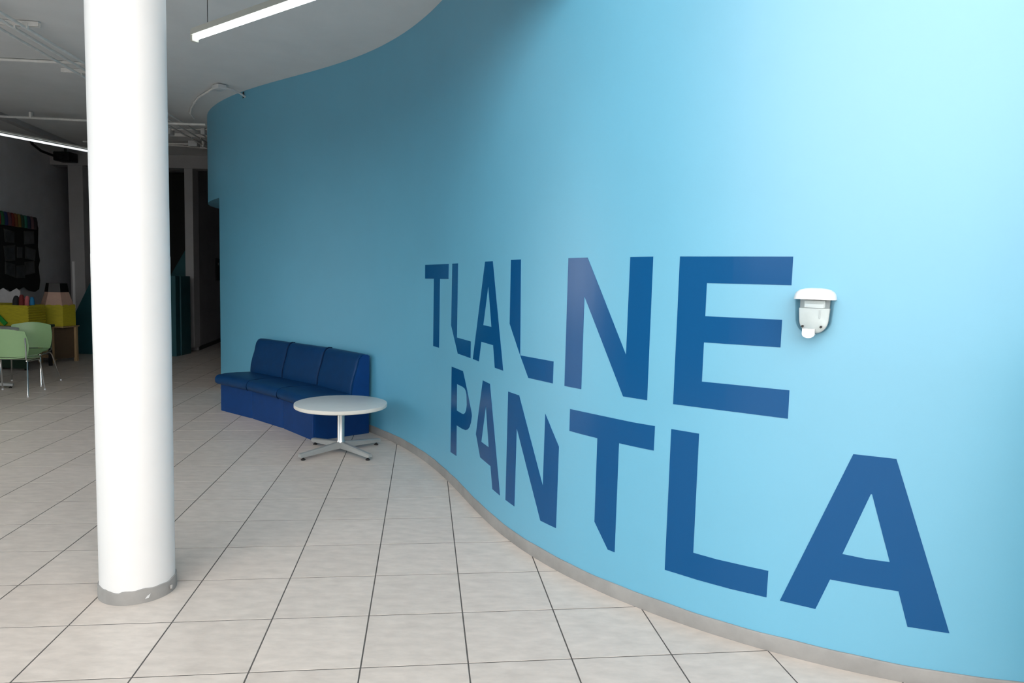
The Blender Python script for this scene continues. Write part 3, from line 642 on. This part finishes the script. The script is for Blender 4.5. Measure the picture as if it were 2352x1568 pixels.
# ------------------------------------------------------------------ hanging lamps
def lamp(label, A, B, z, gap, wires, hw=0.032, hh=0.042, tube='tube'):
    A = Vector((*A, z)); B = Vector((*B, z)); d = (B - A).normalized(); s = Vector((-d.y, d.x, 0)); L = (B - A).length
    t = thing('batten_lamp', label, 'lamp', (A + B) / 2, 'hanging batten lamps')
    bm = bmesh.new(); rings = []
    for w in (0, L):
        c = A + d * w
        rings.append([bm.verts.new(c + s * a + Vector((0, 0, b))) for a, b in ((-hw, gap), (hw, gap), (hw * .8, gap + hh), (-hw * .8, gap + hh))])
    for k in range(4): bm.faces.new((rings[0][k], rings[0][(k+1) % 4], rings[1][(k+1) % 4], rings[1][k]))
    bm.faces.new(rings[0][::-1]); bm.faces.new(rings[1])
    obj('housing', bm, M['lamp_house'], t)
    obj('tube', bm_tube([A + d * 0.02, B - d * 0.02], 0.0145, 14), M[tube], t, True, 'lit white tube')
    for w in (0.0, L):
        c = A + d * w
        bm = bm_box(-0.012, 0.012, -0.024, 0.024, -0.024, gap + 0.004, 0.004)
        bmesh.ops.transform(bm, matrix=Matrix.Translation(c) @ Matrix.Rotation(math.atan2(d.y, d.x), 4, 'Z'), verts=bm.verts[:])
        obj('lamp_holder', bm, M['lamp_house'], t, True)
    for w in wires:
        c = A + d * w
        obj('suspension_wire', bm_tube([c + Vector((0, 0, gap + hh)), Vector((c.x, c.y, CEIL))], 0.0022, 6), M['black'], t, True)
    return t
d1 = Vector((0.806, -0.592))
lamp('lit batten lamp hanging on thin wires near the top of the blue wall', (-2.157, 4.735), (-2.157 + d1.x * 1.5, 4.735 + d1.y * 1.5), 3.05, 0.014, (0.16, 1.34))
lamp('long lit batten lamp hanging in the dim hall beyond the column', (-6.95, 8.47), (-6.05, 10.72), 3.2, 0.03, (0.2, 2.2), 0.022, 0.02, 'tube_dim')

# ------------------------------------------------------------------ conduits and channels under the ceiling
def conduit(name, label, path, r=0.014, parts=(), group='conduits under the ceiling', mt='galv'):
    t = thing(name, label, 'conduit', Vector(path[0]), group)
    obj('pipe', bm_tube(path, r, 10), M[mt], t, True)
    for pn, loc, size, rz in parts:
        bm = bm_box(-size[0]/2, size[0]/2, -size[1]/2, size[1]/2, -size[2]/2, size[2]/2, min(size) * 0.12)
        xform(bm, loc, rz); obj(pn, bm, M['grey_plastic'] if pn == 'junction_box' else M['galv'], t, True)
    return t
def along(a, b, y):
    w = (y - a[1]) / (b[1] - a[1]); return (a[0] + (b[0] - a[0]) * w, y)
PIPES = [((-4.205, 5.787), (-4.349, 7.096), 'rightmost of three parallel conduits running back along the ceiling'),
         ((-4.330, 5.957), (-4.491, 7.324), 'middle one of three parallel conduits running back along the ceiling'),
         ((-4.496, 6.181), (-4.663, 7.601), 'leftmost of three parallel conduits running back along the ceiling')]
for a, b, lab in PIPES:
    p0 = along(a, b, 4.4); p1 = along(a, b, 12.85)
    prt = [('pipe_clamp', (*along(a, b, yy), 3.565), (0.05, 0.022, 0.045), 0.1) for yy in (6.13, 7.54, 9.2, 10.9)]
    conduit('conduit', lab, [(*p0, 3.55), (*along(a, b, 8.6), 3.55), (*p1, 3.55)], 0.0135, prt)
def channel(label, a, b, z=3.585, w=0.041, h=0.041):
    A = Vector((*a, z)); B = Vector((*b, z)); d = (B - A); L = d.length
    bm = bmesh.new(); rings = []
    d.normalize(); s = Vector((-d.y, d.x, 0)); W2 = w / 2
    prof = [(-W2, h/2), (-W2, -h/2), (-W2*.55, -h/2), (-W2*.55, -h/2+.004), (-W2*.8, -h/2+.004), (-W2*.8, h/2-.004), (W2*.8, h/2-.004), (W2*.8, -h/2+.004), (W2*.55, -h/2+.004), (W2*.55, -h/2), (W2, -h/2), (W2, h/2)]
    for c in (A, B): rings.append([bm.verts.new(c + s * x + Vector((0, 0, q))) for x, q in prof])
    n = len(prof)
    for k in range(n): bm.faces.new((rings[0][k], rings[0][(k+1) % n], rings[1][(k+1) % n], rings[1][k]))
    bm.faces.new(rings[0][::-1]); bm.faces.new(rings[1])
    return tag(obj('strut_channel', bm, M['galv']), label, 'channel', 'strut channels on the ceiling')
channel('metal strut channel over the conduits, nearest the camera', (-4.62, 6.11), (-4.14, 6.16))
channel('metal strut channel over the conduits, second from the camera beside the column', (-4.84, 7.53), (-4.36, 7.56))
channel('metal strut channel over the conduits, farthest one behind the column', (-5.35, 10.86), (-4.45, 10.93))
conduit('conduit', 'short conduit crossing the ceiling to the strut beside the column', [(-5.9, 7.16, 3.592), (-5.27, 7.22, 3.592), (-4.42, 7.285, 3.592)], 0.014, [('pipe_coupling', (-4.60, 7.27, 3.592), (0.12, 0.03, 0.03), 0.07)])
conduit('conduit', 'long straight conduit crossing the hall ceiling up to the blue wall', [(-7.64, 9.53, 3.52), (-7.01, 9.58, 3.52), (-5.96, 9.69, 3.52), (-4.30, 9.74, 3.52)], 0.0165, [('pipe_clamp', (-6.62, 9.62, 3.55), (0.03, 0.05, 0.09), 0.05)])
conduit('conduit', 'conduit with two boxes behind the long conduit', [(-5.9, 10.55, 3.592), (-5.12, 10.50, 3.592), (-4.47, 10.41, 3.592)], 0.014, [('junction_box', (-5.22, 10.52, 3.56), (0.17, 0.12, 0.09), -0.1), ('junction_box', (-4.63, 10.43, 3.56), (0.06, 0.09, 0.09), -0.1), ('junction_box', (-4.53, 10.415, 3.56), (0.06, 0.09, 0.09), -0.1)])
conduit('conduit', 'thin conduit ending in an open box near the beam', [(-6.7, 11.5, 3.56), (-5.67, 11.49, 3.56), (-5.30, 11.47, 3.56)], 0.014, [('junction_box', (-5.25, 11.46, 3.56), (0.15, 0.12, 0.09), 0), ('pipe_coupling', (-5.10, 11.46, 3.56), (0.03, 0.06, 0.09), 0)])
conduit('conduit', 'bent conduit just in front of the downstand beam', [(-7.2, 11.7, 3.592), (-5.83, 11.81, 3.592), (-5.5, 11.90, 3.592), (-5.26, 12.02, 3.592), (-4.7, 12.05, 3.592)], 0.014)
flex = [(-4.40, 9.62, 3.57), (-4.34, 9.38, 3.585), (-4.20, 9.10, 3.59), (-4.02, 8.80, 3.59), (-3.86, 8.55, 3.59), (-3.70, 8.36, 3.59), (-3.56, 8.19, 3.59), (-3.45, 8.05, 3.585)]
fx = conduit('flexible_conduit', 'curved flexible conduit with a white box above the end of the blue wall', flex, 0.012,
        [('junction_box', (-3.375, 8.00, 3.575), (0.15, 0.10, 0.05), -0.7), ('pipe_clip', (-3.60, 8.24, 3.59), (0.012, 0.07, 0.03), 0.6), ('pipe_clip', (-4.02, 8.80, 3.59), (0.012, 0.07, 0.03), 0.9)])
obj('cable', bm_tube([(-3.32, 7.98, 3.575), (-3.25, 8.02, 3.565), (-3.19, 8.13, 3.55), (-3.16, 8.20, 3.53)], 0.011, 8), M['grey_plastic'], fx, True, 'cable running into a hole in the wall')
sw = 4.07
bm = bmesh.new(); ribbon(bm, [sw - 0.02, sw + 0.02], 3.53, 3.60, 0.003)
obj('cable_hole', bm, M['black'], fx, False, 'dark slot at the top of the blue wall')
a0 = Vector((-7.18, 9.81, 3.56)); a1 = Vector((-7.62, 12.2, 3.56))
bm = bmesh.new(); dd = (a1 - a0).normalized(); s_ = Vector((-dd.y, dd.x, 0)); rings = []
for c in (a0 - dd * 0.8, a1): rings.append([bm.verts.new(c + s_ * x + Vector((0, 0, z))) for x, z in ((-.06, .048), (-.06, -.02), (.06, -.02), (.06, .048))])
for k in range(4): bm.faces.new((rings[0][k], rings[0][(k+1) % 4], rings[1][(k+1) % 4], rings[1][k]))
bm.faces.new(rings[0][::-1]); bm.faces.new(rings[1])
tag(obj('cable_tray', bm, M['plaster']), 'flat grey cable tray running back above the long hall lamp', 'cable tray')
# black projector on the corner by the beam
t = thing('projector', 'black projector hanging from the ceiling at the left end of the beam', 'projector', (-8.1, 12.45, CEIL))
obj('body', bm_box(-8.14, -7.86, 12.35, 12.62, 3.37, 3.53, 0.015), M['black'], t, True)
obj('lens', bm_tube([(-8.0, 12.355, 3.45), (-8.0, 12.30, 3.45)], 0.045, 20), M['rubber'], t, True)
obj('bracket', bm_tube([(-8.0, 12.48, 3.53), (-8.0, 12.48, CEIL)], 0.02, 10), M['black'], t, True)
obj('arm', bm_tube([(-8.12, 12.45, 3.44), (-8.24, 12.2, 3.50), (-8.18, 11.9, 3.56), (-8.10, 11.75, 3.58)], 0.022, 8), M['black'], t, True)

# ------------------------------------------------------------------ teal staircase
t = thing('staircase', 'dark teal staircase with solid side panels behind the column', 'staircase', (-6.9, 12.6, 0))
def xz_panel(poly, y0, y1): return bm_prism(poly, lambda x, z: Vector((x, y0, z)), lambda x, z: Vector((x, y1, z)))
obj('side_panel', xz_panel([(-7.76, 0), (-5.90, 0), (-5.90, 1.41), (-7.31, 1.41), (-7.745, 0.565)], 12.10, 12.24), M['teal'], t, False, 'teal panel with sloping top')
obj('newel_box', bm_box(-6.24, -5.885, 12.26, 12.62, 0, 1.41, 0.006), M['teal'], t)
obj('upper_panel', xz_panel([(-7.3, 0.0), (-6.22, 0.0), (-6.22, 2.08), (-6.64, 1.37), (-7.3, 0.30)], 13.38, 13.50), M['teal'], t, False, 'upper teal panel rising to the right')
for k in range(8):
    obj('step', bm_box(-7.6 + 0.15 * k, -7.6 + 0.15 * k + 0.17, 12.64 if k > 7 else 12.25, 13.37, 0.17 * k, 0.17 * k + 0.17, 0.004), M['rubber'], t)
# black call plate on the wall behind the stairs
t = thing('call_plate', 'tall black button plate on the wall behind the stairs', 'wall panel', (-6.27, 14.62, 1.3))
dw = Vector((-6.7 + 5.975, 17.0 - 13.14)).normalized()
def wplate(a0, a1, z0, z1, o0, o1):
    bm = bm_box(a0, a1, o0, o1, z0, z1, 0.003)
    nrm = Vector((dw.y, -dw.x))
    for v in bm.verts:
        q = Vector((-5.975, 13.14)) + dw * v.co.x + nrm * v.co.y
        v.co = Vector((q.x, q.y, v.co.z))
    return bm
obj('plate', wplate(1.36, 1.74, 1.315, 1.78, 0.0, 0.02), M['black'], t)
obj('button', wplate(1.52, 1.58, 1.64, 1.69, 0.02, 0.03), M['grey_metal'], t)

# ------------------------------------------------------------------ craft wall hanging on the side wall
LW0 = Vector((-8.03, 10.96)); LWD = Vector((-0.54, 2.04)).normalized(); LWN = Vector((LWD.y, -LWD.x))
def lw(a, z, off):
    q = LW0 + LWD * a + LWN * off
    return Vector((q.x, q.y, z))
t = thing('wall_hanging', 'black felt hanging with coloured pegs and photo cards on the side wall', 'wall hanging', lw(0.4, 1.05, 0))
OUT = [(-0.42, 1.12), (-0.45, 1.6), (-0.40, 2.2), (-0.114, 2.25), (0.479, 2.25), (1.0, 2.254), (1.12, 2.335), (1.17, 2.30), (1.223, 2.247), (1.259, 2.17), (1.218, 1.844), (1.285, 1.614), (1.218, 1.497), (1.271, 1.265), (1.215, 1.114), (1.042, 1.071), (0.825, 1.099), (0.619, 1.171), (0.40, 1.12), (0.233, 1.07), (0.023, 1.139), (-0.21, 1.103)]
obj('felt_panel', bm_prism(OUT, lambda a, z: lw(a, z, 0.004), lambda a, z: lw(a, z, 0.03)), M['felt'], t)
PEG = [(-0.29, (0.2, 0.02, 0.02)), (-0.17, (0.02, 0.12, 0.05)), (-0.05, (0.02, 0.03, 0.11)), (0.077, (0.14, 0.05, 0.07)), (0.19, (0.18, 0.02, 0.015)), (0.31, (0.22, 0.07, 0.02)), (0.432, (0.22, 0.15, 0.03)), (0.55, (0.02, 0.06, 0.03)), (0.678, (0.02, 0.16, 0.11)), (0.809, (0.02, 0.03, 0.07)), (0.943, (0.15, 0.08, 0.09)), (1.085, (0.03, 0.02, 0.02))]
for i, (a, c) in enumerate(PEG):
    obj('peg', bm_tube([lw(a, 2.14, 0.035), lw(a, 2.26, 0.035), lw(a, 2.30, 0.035), lw(a, 2.335, 0.035), lw(a, 2.35, 0.035)], [0.046, 0.046, 0.04, 0.036, 0.018], 12), colour('peg_paint_%d' % i, c), t, True)
CARDS = [[(-0.083, 2.085), (0.29, 2.055), (0.275, 1.873), (-0.055, 1.88)], [(0.656, 2.087), (1.058, 2.111), (1.054, 1.895), (0.651, 1.867)],
 [(-0.117, 1.816), (0.297, 1.842), (0.276, 1.596), (-0.068, 1.579)], [(0.687, 1.836), (1.115, 1.795), (1.058, 1.605), (0.67, 1.636)],
 [(0.369, 1.818), (0.57, 1.82), (0.555, 1.639), (0.353, 1.635)], [(-0.081, 1.568), (0.271, 1.531), (0.278, 1.317), (-0.096, 1.381)],
 [(0.318, 1.511), (0.648, 1.525), (0.631, 1.315), (0.314, 1.311)], [(0.639, 1.575), (1.03, 1.604), (1.054, 1.393), (0.648, 1.359)]]
M['photo'] = mat('photo_print', (0.05, 0.055, 0.062), rough=0.3, noise=0.7, nscale=9)
M['card'] = mat('dark_card_mount', (0.09, 0.09, 0.085), rough=0.6, noise=0.1, nscale=12)
for q in CARDS:
    o = obj('photo_card', bm_prism(q, lambda a, z: lw(a, z, 0.031), lambda a, z: lw(a, z, 0.036)), M['card'], t)
    ca = sum(p[0] for p in q) / 4; cz = sum(p[1] for p in q) / 4
    obj('print', bm_prism([(ca + (a - ca) * .84, cz + (z - cz) * .82) for a, z in q], lambda a, z: lw(a, z, 0.036), lambda a, z: lw(a, z, 0.038)), M['photo'], o)

# ------------------------------------------------------------------ craft props by the side wall
def props_box(name, label, cat, x0, x1, y0, y1, z0, z1, mt, bev=0.006):
    return tag(obj(name, bm_box(x0, x1, y0, y1, z0, z1, bev), M[mt]), label, cat)
# display table under the yellow box
t = thing('display_table', 'dark green display table under the yellow craft box', 'table', (-7.45, 10.25, 0))
gm = colour('dark_green_cloth', (0.006, 0.03, 0.016))
obj('table_top', bm_box(-7.72, -7.02, 9.95, 10.58, 0.60, 0.635, 0.006), gm, t)
obj('cloth_front', bm_box(-7.70, -7.04, 9.955, 9.975, 0.03, 0.60, 0.004), gm, t)
for x in (-7.68, -7.07):
    for y in (10.0, 10.53): obj('leg', bm_box(x - .02, x + .02, y - .02, y + .02, 0, 0.60, 0.003), M['black'], t)
# yellow box of giant crayons
t = thing('crayon_box', 'yellow cardboard box holding coloured paper crayons', 'craft box', (-7.3, 10.25, 0.635))
for nm, b in (('side_panel', (-7.475, -7.07, 10.06, 10.075, 0.636, 0.94)), ('side_panel', (-7.475, -7.07, 10.42, 10.435, 0.636, 0.94)), ('end_panel', (-7.475, -7.46, 10.076, 10.419, 0.636, 0.94)), ('end_panel', (-7.085, -7.07, 10.076, 10.419, 0.636, 0.94)), ('bottom', (-7.459, -7.086, 10.076, 10.419, 0.636, 0.65))):
    obj(nm, bm_box(*b, 0.002), M['yellow'], t)
for k in range(8):
    z = 0.66 + 0.036 * k
    obj('scallop', bm_tube([(-7.069, 10.062, z), (-7.069, 10.43, z)], 0.016, 8), M['yellow'], t, True)
for lab, x, zt, tilt, c, r in (('black paper crayon in the yellow box', -7.37, 1.07, 0.03, (0.012, 0.012, 0.014), .046), ('dark red paper crayon in the yellow box', -7.285, 1.09, 0.01, (0.16, 0.012, 0.012), .04), ('pink paper crayon leaning in the yellow box', -7.205, 1.07, 0.012, (0.45, 0.11, 0.12), .037), ('blue paper crayon in the yellow box', -7.13, 1.06, 0.0, (0.01, 0.17, 0.36), .036)):
    o = obj('paper_crayon', bm_tube([(x - tilt, 10.25, 0.652), (x, 10.25, zt - 0.07), (x + tilt * .3, 10.25, zt - 0.02), (x + tilt * .4, 10.25, zt)], [r * .9, r * .9, r * .7, r * .35], 14), colour('crayon_' + lab.split()[0], c), None, True)
    tag(o, lab, 'crayon', 'paper crayons in the yellow box')
o = obj('paper_mountains', bm_prism([(-7.88, 0.637), (-7.50, 0.637), (-7.50, 1.13), (-7.56, 1.17), (-7.66, 1.11), (-7.76, 1.17), (-7.88, 1.10)], lambda x, z: Vector((x + .02, 10.50, z)), lambda x, z: Vector((x + .02, 10.52, z))), colour('white_card', (0.5, 0.5, 0.52)))
tag(o, 'white zigzag cardboard cut-out behind the yellow box', 'cut-out')
o = obj('yellow_block', bm_box(-7.715, -7.50, 10.08, 10.40, 0.636, 0.955, 0.01), M['yellow'])
tag(o, 'worn yellow cardboard block left of the crayon box', 'craft box')
o = obj('paper_strip', bm_box(-0.03, 0.03, -0.012, 0.012, 0, 0.2, 0.004), colour('bright_green_paper', (0.01, 0.25, 0.03)))
o.location = (-6.93, 10.0, 0.64 - 0.03); o.rotation_euler = (0.1, -0.7, 0); tag(o, 'bright green paper strip leaning by the display table', 'paper')
o.location = (-7.36, 10.02, 0.66)

# giant cardboard pencil on a slatted wooden stand
t = thing('slatted_stand', 'slatted pine stand carrying the giant pencil', 'stand', (-7.24, 10.95, 0))
for x, y in ((-7.42, 10.82), (-7.21, 10.80), (-7.42, 11.16), (-7.06, 11.14)):
    obj('leg', bm_box(x - .024, x + .024, y - .024, y + .024, 0, 0.56, 0.003), M['wood'], t)
for k in range(6):
    obj('slat', bm_box(-7.40, -7.235, 10.822, 10.834, 0.08 + .08 * k, 0.13 + .08 * k, 0.002), M['wood'], t)
obj('side_board', bm_prism([(0, 0.06), (0.36, 0.06), (0.36, 0.55), (0, 0.55)], lambda a, z: Vector((-7.185 + a * .34, 10.805 + a * .94, z)), lambda a, z: Vector((-7.197 + a * .34, 10.81 + a * .94, z))), colour('brown_board', (0.10, 0.065, 0.035)), t)
obj('top_board', bm_box(-7.45, -7.03, 10.78, 11.2, 0.56, 0.582, 0.004), M['wood'], t)
t = thing('giant_pencil', 'giant yellow cardboard pencil with peach cone and black tip', 'craft prop', (-7.24, 10.98, 0.582))
def hexring(bm, r, z, rot=0.35, wav=0.0, n=6, sub=6):
    out = []
    for k in range(n):
        a0 = 2 * math.pi * k / n + rot; a1 = 2 * math.pi * (k + 1) / n + rot
        p = Vector((math.cos(a0), math.sin(a0))); q = Vector((math.cos(a1), math.sin(a1)))
        for i in range(sub):
            c = p.lerp(q, i / sub) * r
            out.append(bm.verts.new((-7.24 + c.x, 10.98 + c.y, z + wav * abs(math.sin(math.pi * i / sub * 2)))))
    return out
def hexsolid(name, rows, mt, lab):
    bm = bmesh.new(); rr = [hexring(bm, *q) for q in rows]; n = len(rr[0])
    for a, b in zip(rr, rr[1:]):
        for k in range(n): bm.faces.new((a[k], a[(k+1) % n], b[(k+1) % n], b[k]))
    bm.faces.new(rr[0][::-1]); bm.faces.new(rr[-1])
    obj(name, bm, mt, t, False, lab)
hexsolid('body', [(0.245, 0.583), (0.25, 0.60), (0.25, 0.905, .35, 0.02), (0.235, 0.905, .35, 0.01)], M['yellow'], 'yellow hexagonal body with scalloped edge')
hexsolid('cone', [(0.236, 0.88), (0.165, 1.115)], M['peach'], 'peach sharpened cone')
hexsolid('tip', [(0.168, 1.116), (0.145, 1.255)], M['black'], 'black tip')

g = 'clutter beside the teal stairs'
props_box('white_carton', 'small white carton on the floor against the teal stairs', 'box', -7.82, -7.69, 11.95, 12.08, 0.002, 0.32, 'white_paint')
props_box('black_case', 'black case on top of the white carton', 'box', -7.83, -7.68, 11.94, 12.08, 0.322, 0.51, 'black')
o = obj('blue_bag', bm_tube([(-7.90, 12.0, 0.53), (-7.85, 12.0, 0.54), (-7.77, 12.0, 0.545), (-7.70, 12.0, 0.535), (-7.67, 12.0, 0.53)], [0.01, 0.022, 0.03, 0.026, 0.012], 12), colour('blue_fabric', (0.01, 0.06, 0.2)), None, True)
tag(o, 'folded blue cloth lying on the black case', 'cloth')
o = obj('magenta_toy', bm_lathe([(0.03, 0.002), (0.04, 0.03), (0.03, 0.055), (0.042, 0.085), (0.03, 0.115), (0.038, 0.15), (0.02, 0.18)], -7.79, 11.86, 20), colour('magenta_plastic', (0.25, 0.005, 0.13)), None, True)
tag(o, 'magenta ribbed toy standing in front of the white carton', 'toy')
props_box('yellow_board', 'narrow yellow board leaning by the black case', 'board', -7.885, -7.84, 11.90, 11.93, 0.002, 0.53, 'yellow', 0.003)

# ------------------------------------------------------------------ cafe table and mint chairs
t = thing('cafe_table', 'round grey cafe table between the two mint green chairs', 'table', (-6.55, 8.45, 0))
pedestal(t, -6.58, 8.42, 0.735, 0.90, [(-6.22, 8.5), (-6.70, 8.78), (-6.94, 8.34), (-6.46, 8.06)], 0.10, 0.035, M['grey_plastic'], 0.028)

def chair(label, loc, rz):
    t = thing('shell_chair', label, 'chair', loc, 'mint green chairs')
    def add(name, bm, mt, smooth=True):
        o = bpy.data.objects.new(name, mesh_from(bm, name, mt, smooth)); COL.objects.link(o); o.parent = t; return o
    # backrest: curved panel, rounded corners
    def panel(fn, nx, ny, th, rounder):
        bm = bmesh.new(); A = []; B = []
        for j in range(ny + 1):
            ra, rb = [], []
            for i in range(nx + 1):
                u = -1 + 2 * i / nx; v = -1 + 2 * j / ny
                p, n = fn(u, v)
                ra.append(bm.verts.new(p)); rb.append(bm.verts.new(p + n * th))
            A.append(ra); B.append(rb)
        for j in range(ny):
            for i in range(nx):
                bm.faces.new((A[j][i], A[j][i+1], A[j+1][i+1], A[j+1][i])); bm.faces.new((B[j][i], B[j+1][i], B[j+1][i+1], B[j][i+1]))
        ed = [(0, i) for i in range(nx + 1)] + [(j, nx) for j in range(1, ny + 1)] + [(ny, i) for i in range(nx - 1, -1, -1)] + [(j, 0) for j in range(ny - 1, 0, -1)]
        for a, b in zip(ed, ed[1:] + ed[:1]):
            bm.faces.new((A[a[0]][a[1]], A[b[0]][b[1]], B[b[0]][b[1]], B[a[0]][a[1]]))
        return bm
    def sq(u, v, e=0.32):      # square -> rounded square
        k = max(abs(u), abs(v)); m = math.hypot(u, v)
        if m < 1e-6: return 0.0, 0.0
        w = k / m
        f = (1 - e * k * k) + e * k * k * w * 1.0
        return u * f, v * f
    def fback(u, v):
        a, b = sq(u, v)
        x = 0.245 * a; z = 0.62 + 0.165 * b - 0.02 * a * a
        return Vector((x, -0.20 - 0.05 * (b + 1) * 0.5 + 0.075 * a * a, z)), Vector((0, -1, 0.1)).normalized()
    def fseat(u, v):
        a, b = sq(u, v)
        return Vector((0.225 * a, 0.02 + 0.215 * b, 0.425 + 0.02 * a * a - 0.03 * max(b, 0) ** 2 + 0.02 * max(-b, 0) ** 2)), Vector((0, 0, -1))
    add('backrest', panel(fback, 18, 14, 0.009, 0), M['mint'])
    add('seat', panel(fseat, 18, 16, 0.012, 0), M['mint'])
    for sx in (-1, 1):
        add('back_upright', bm_tube([(sx * .205, -.12, .405), (sx * .222, -.185, .43), (sx * .228, -.19, .52), (sx * .226, -.20, .68)], 0.0075, 8), M['chrome'])
        a = add('leg', bm_tube([(sx * .20, -.10, .402), (sx * .222, -.15, .395), (sx * .232, -.175, .36), (sx * .285, -.30, .012)], 0.0078, 8), M['chrome'])
        f = add('leg', bm_tube([(sx * .195, .11, .398), (sx * .21, .15, .385), (sx * .216, .165, .35), (sx * .235, .215, .012)], 0.0078, 8), M['chrome'])
        for par, (x, y) in ((a, (sx * .285, -.30)), (f, (sx * .235, .215))):
            o = bpy.data.objects.new('glide', mesh_from(bm_lathe([(.011, 0), (.013, .006), (.011, .02)], x, y, 14), 'glide', M['grey_plastic'], True)); COL.objects.link(o); o.parent = par
        add('side_rail', bm_tube([(sx * .207, -.14, .40), (sx * .205, .14, .395)], 0.0075, 8), M['chrome'])
    add('cross_rail', bm_tube([(-.21, .13, .39), (.21, .13, .39)], 0.0075, 8), M['chrome'])
    t.rotation_euler = (0, 0, rz)
    return t
chair('mint green chair in front of the cafe table, its back to the camera', (-5.93, 8.17, 0), math.radians(10))
chair('mint green chair on the far side of the cafe table', (-6.22, 8.80, 0), math.radians(195))
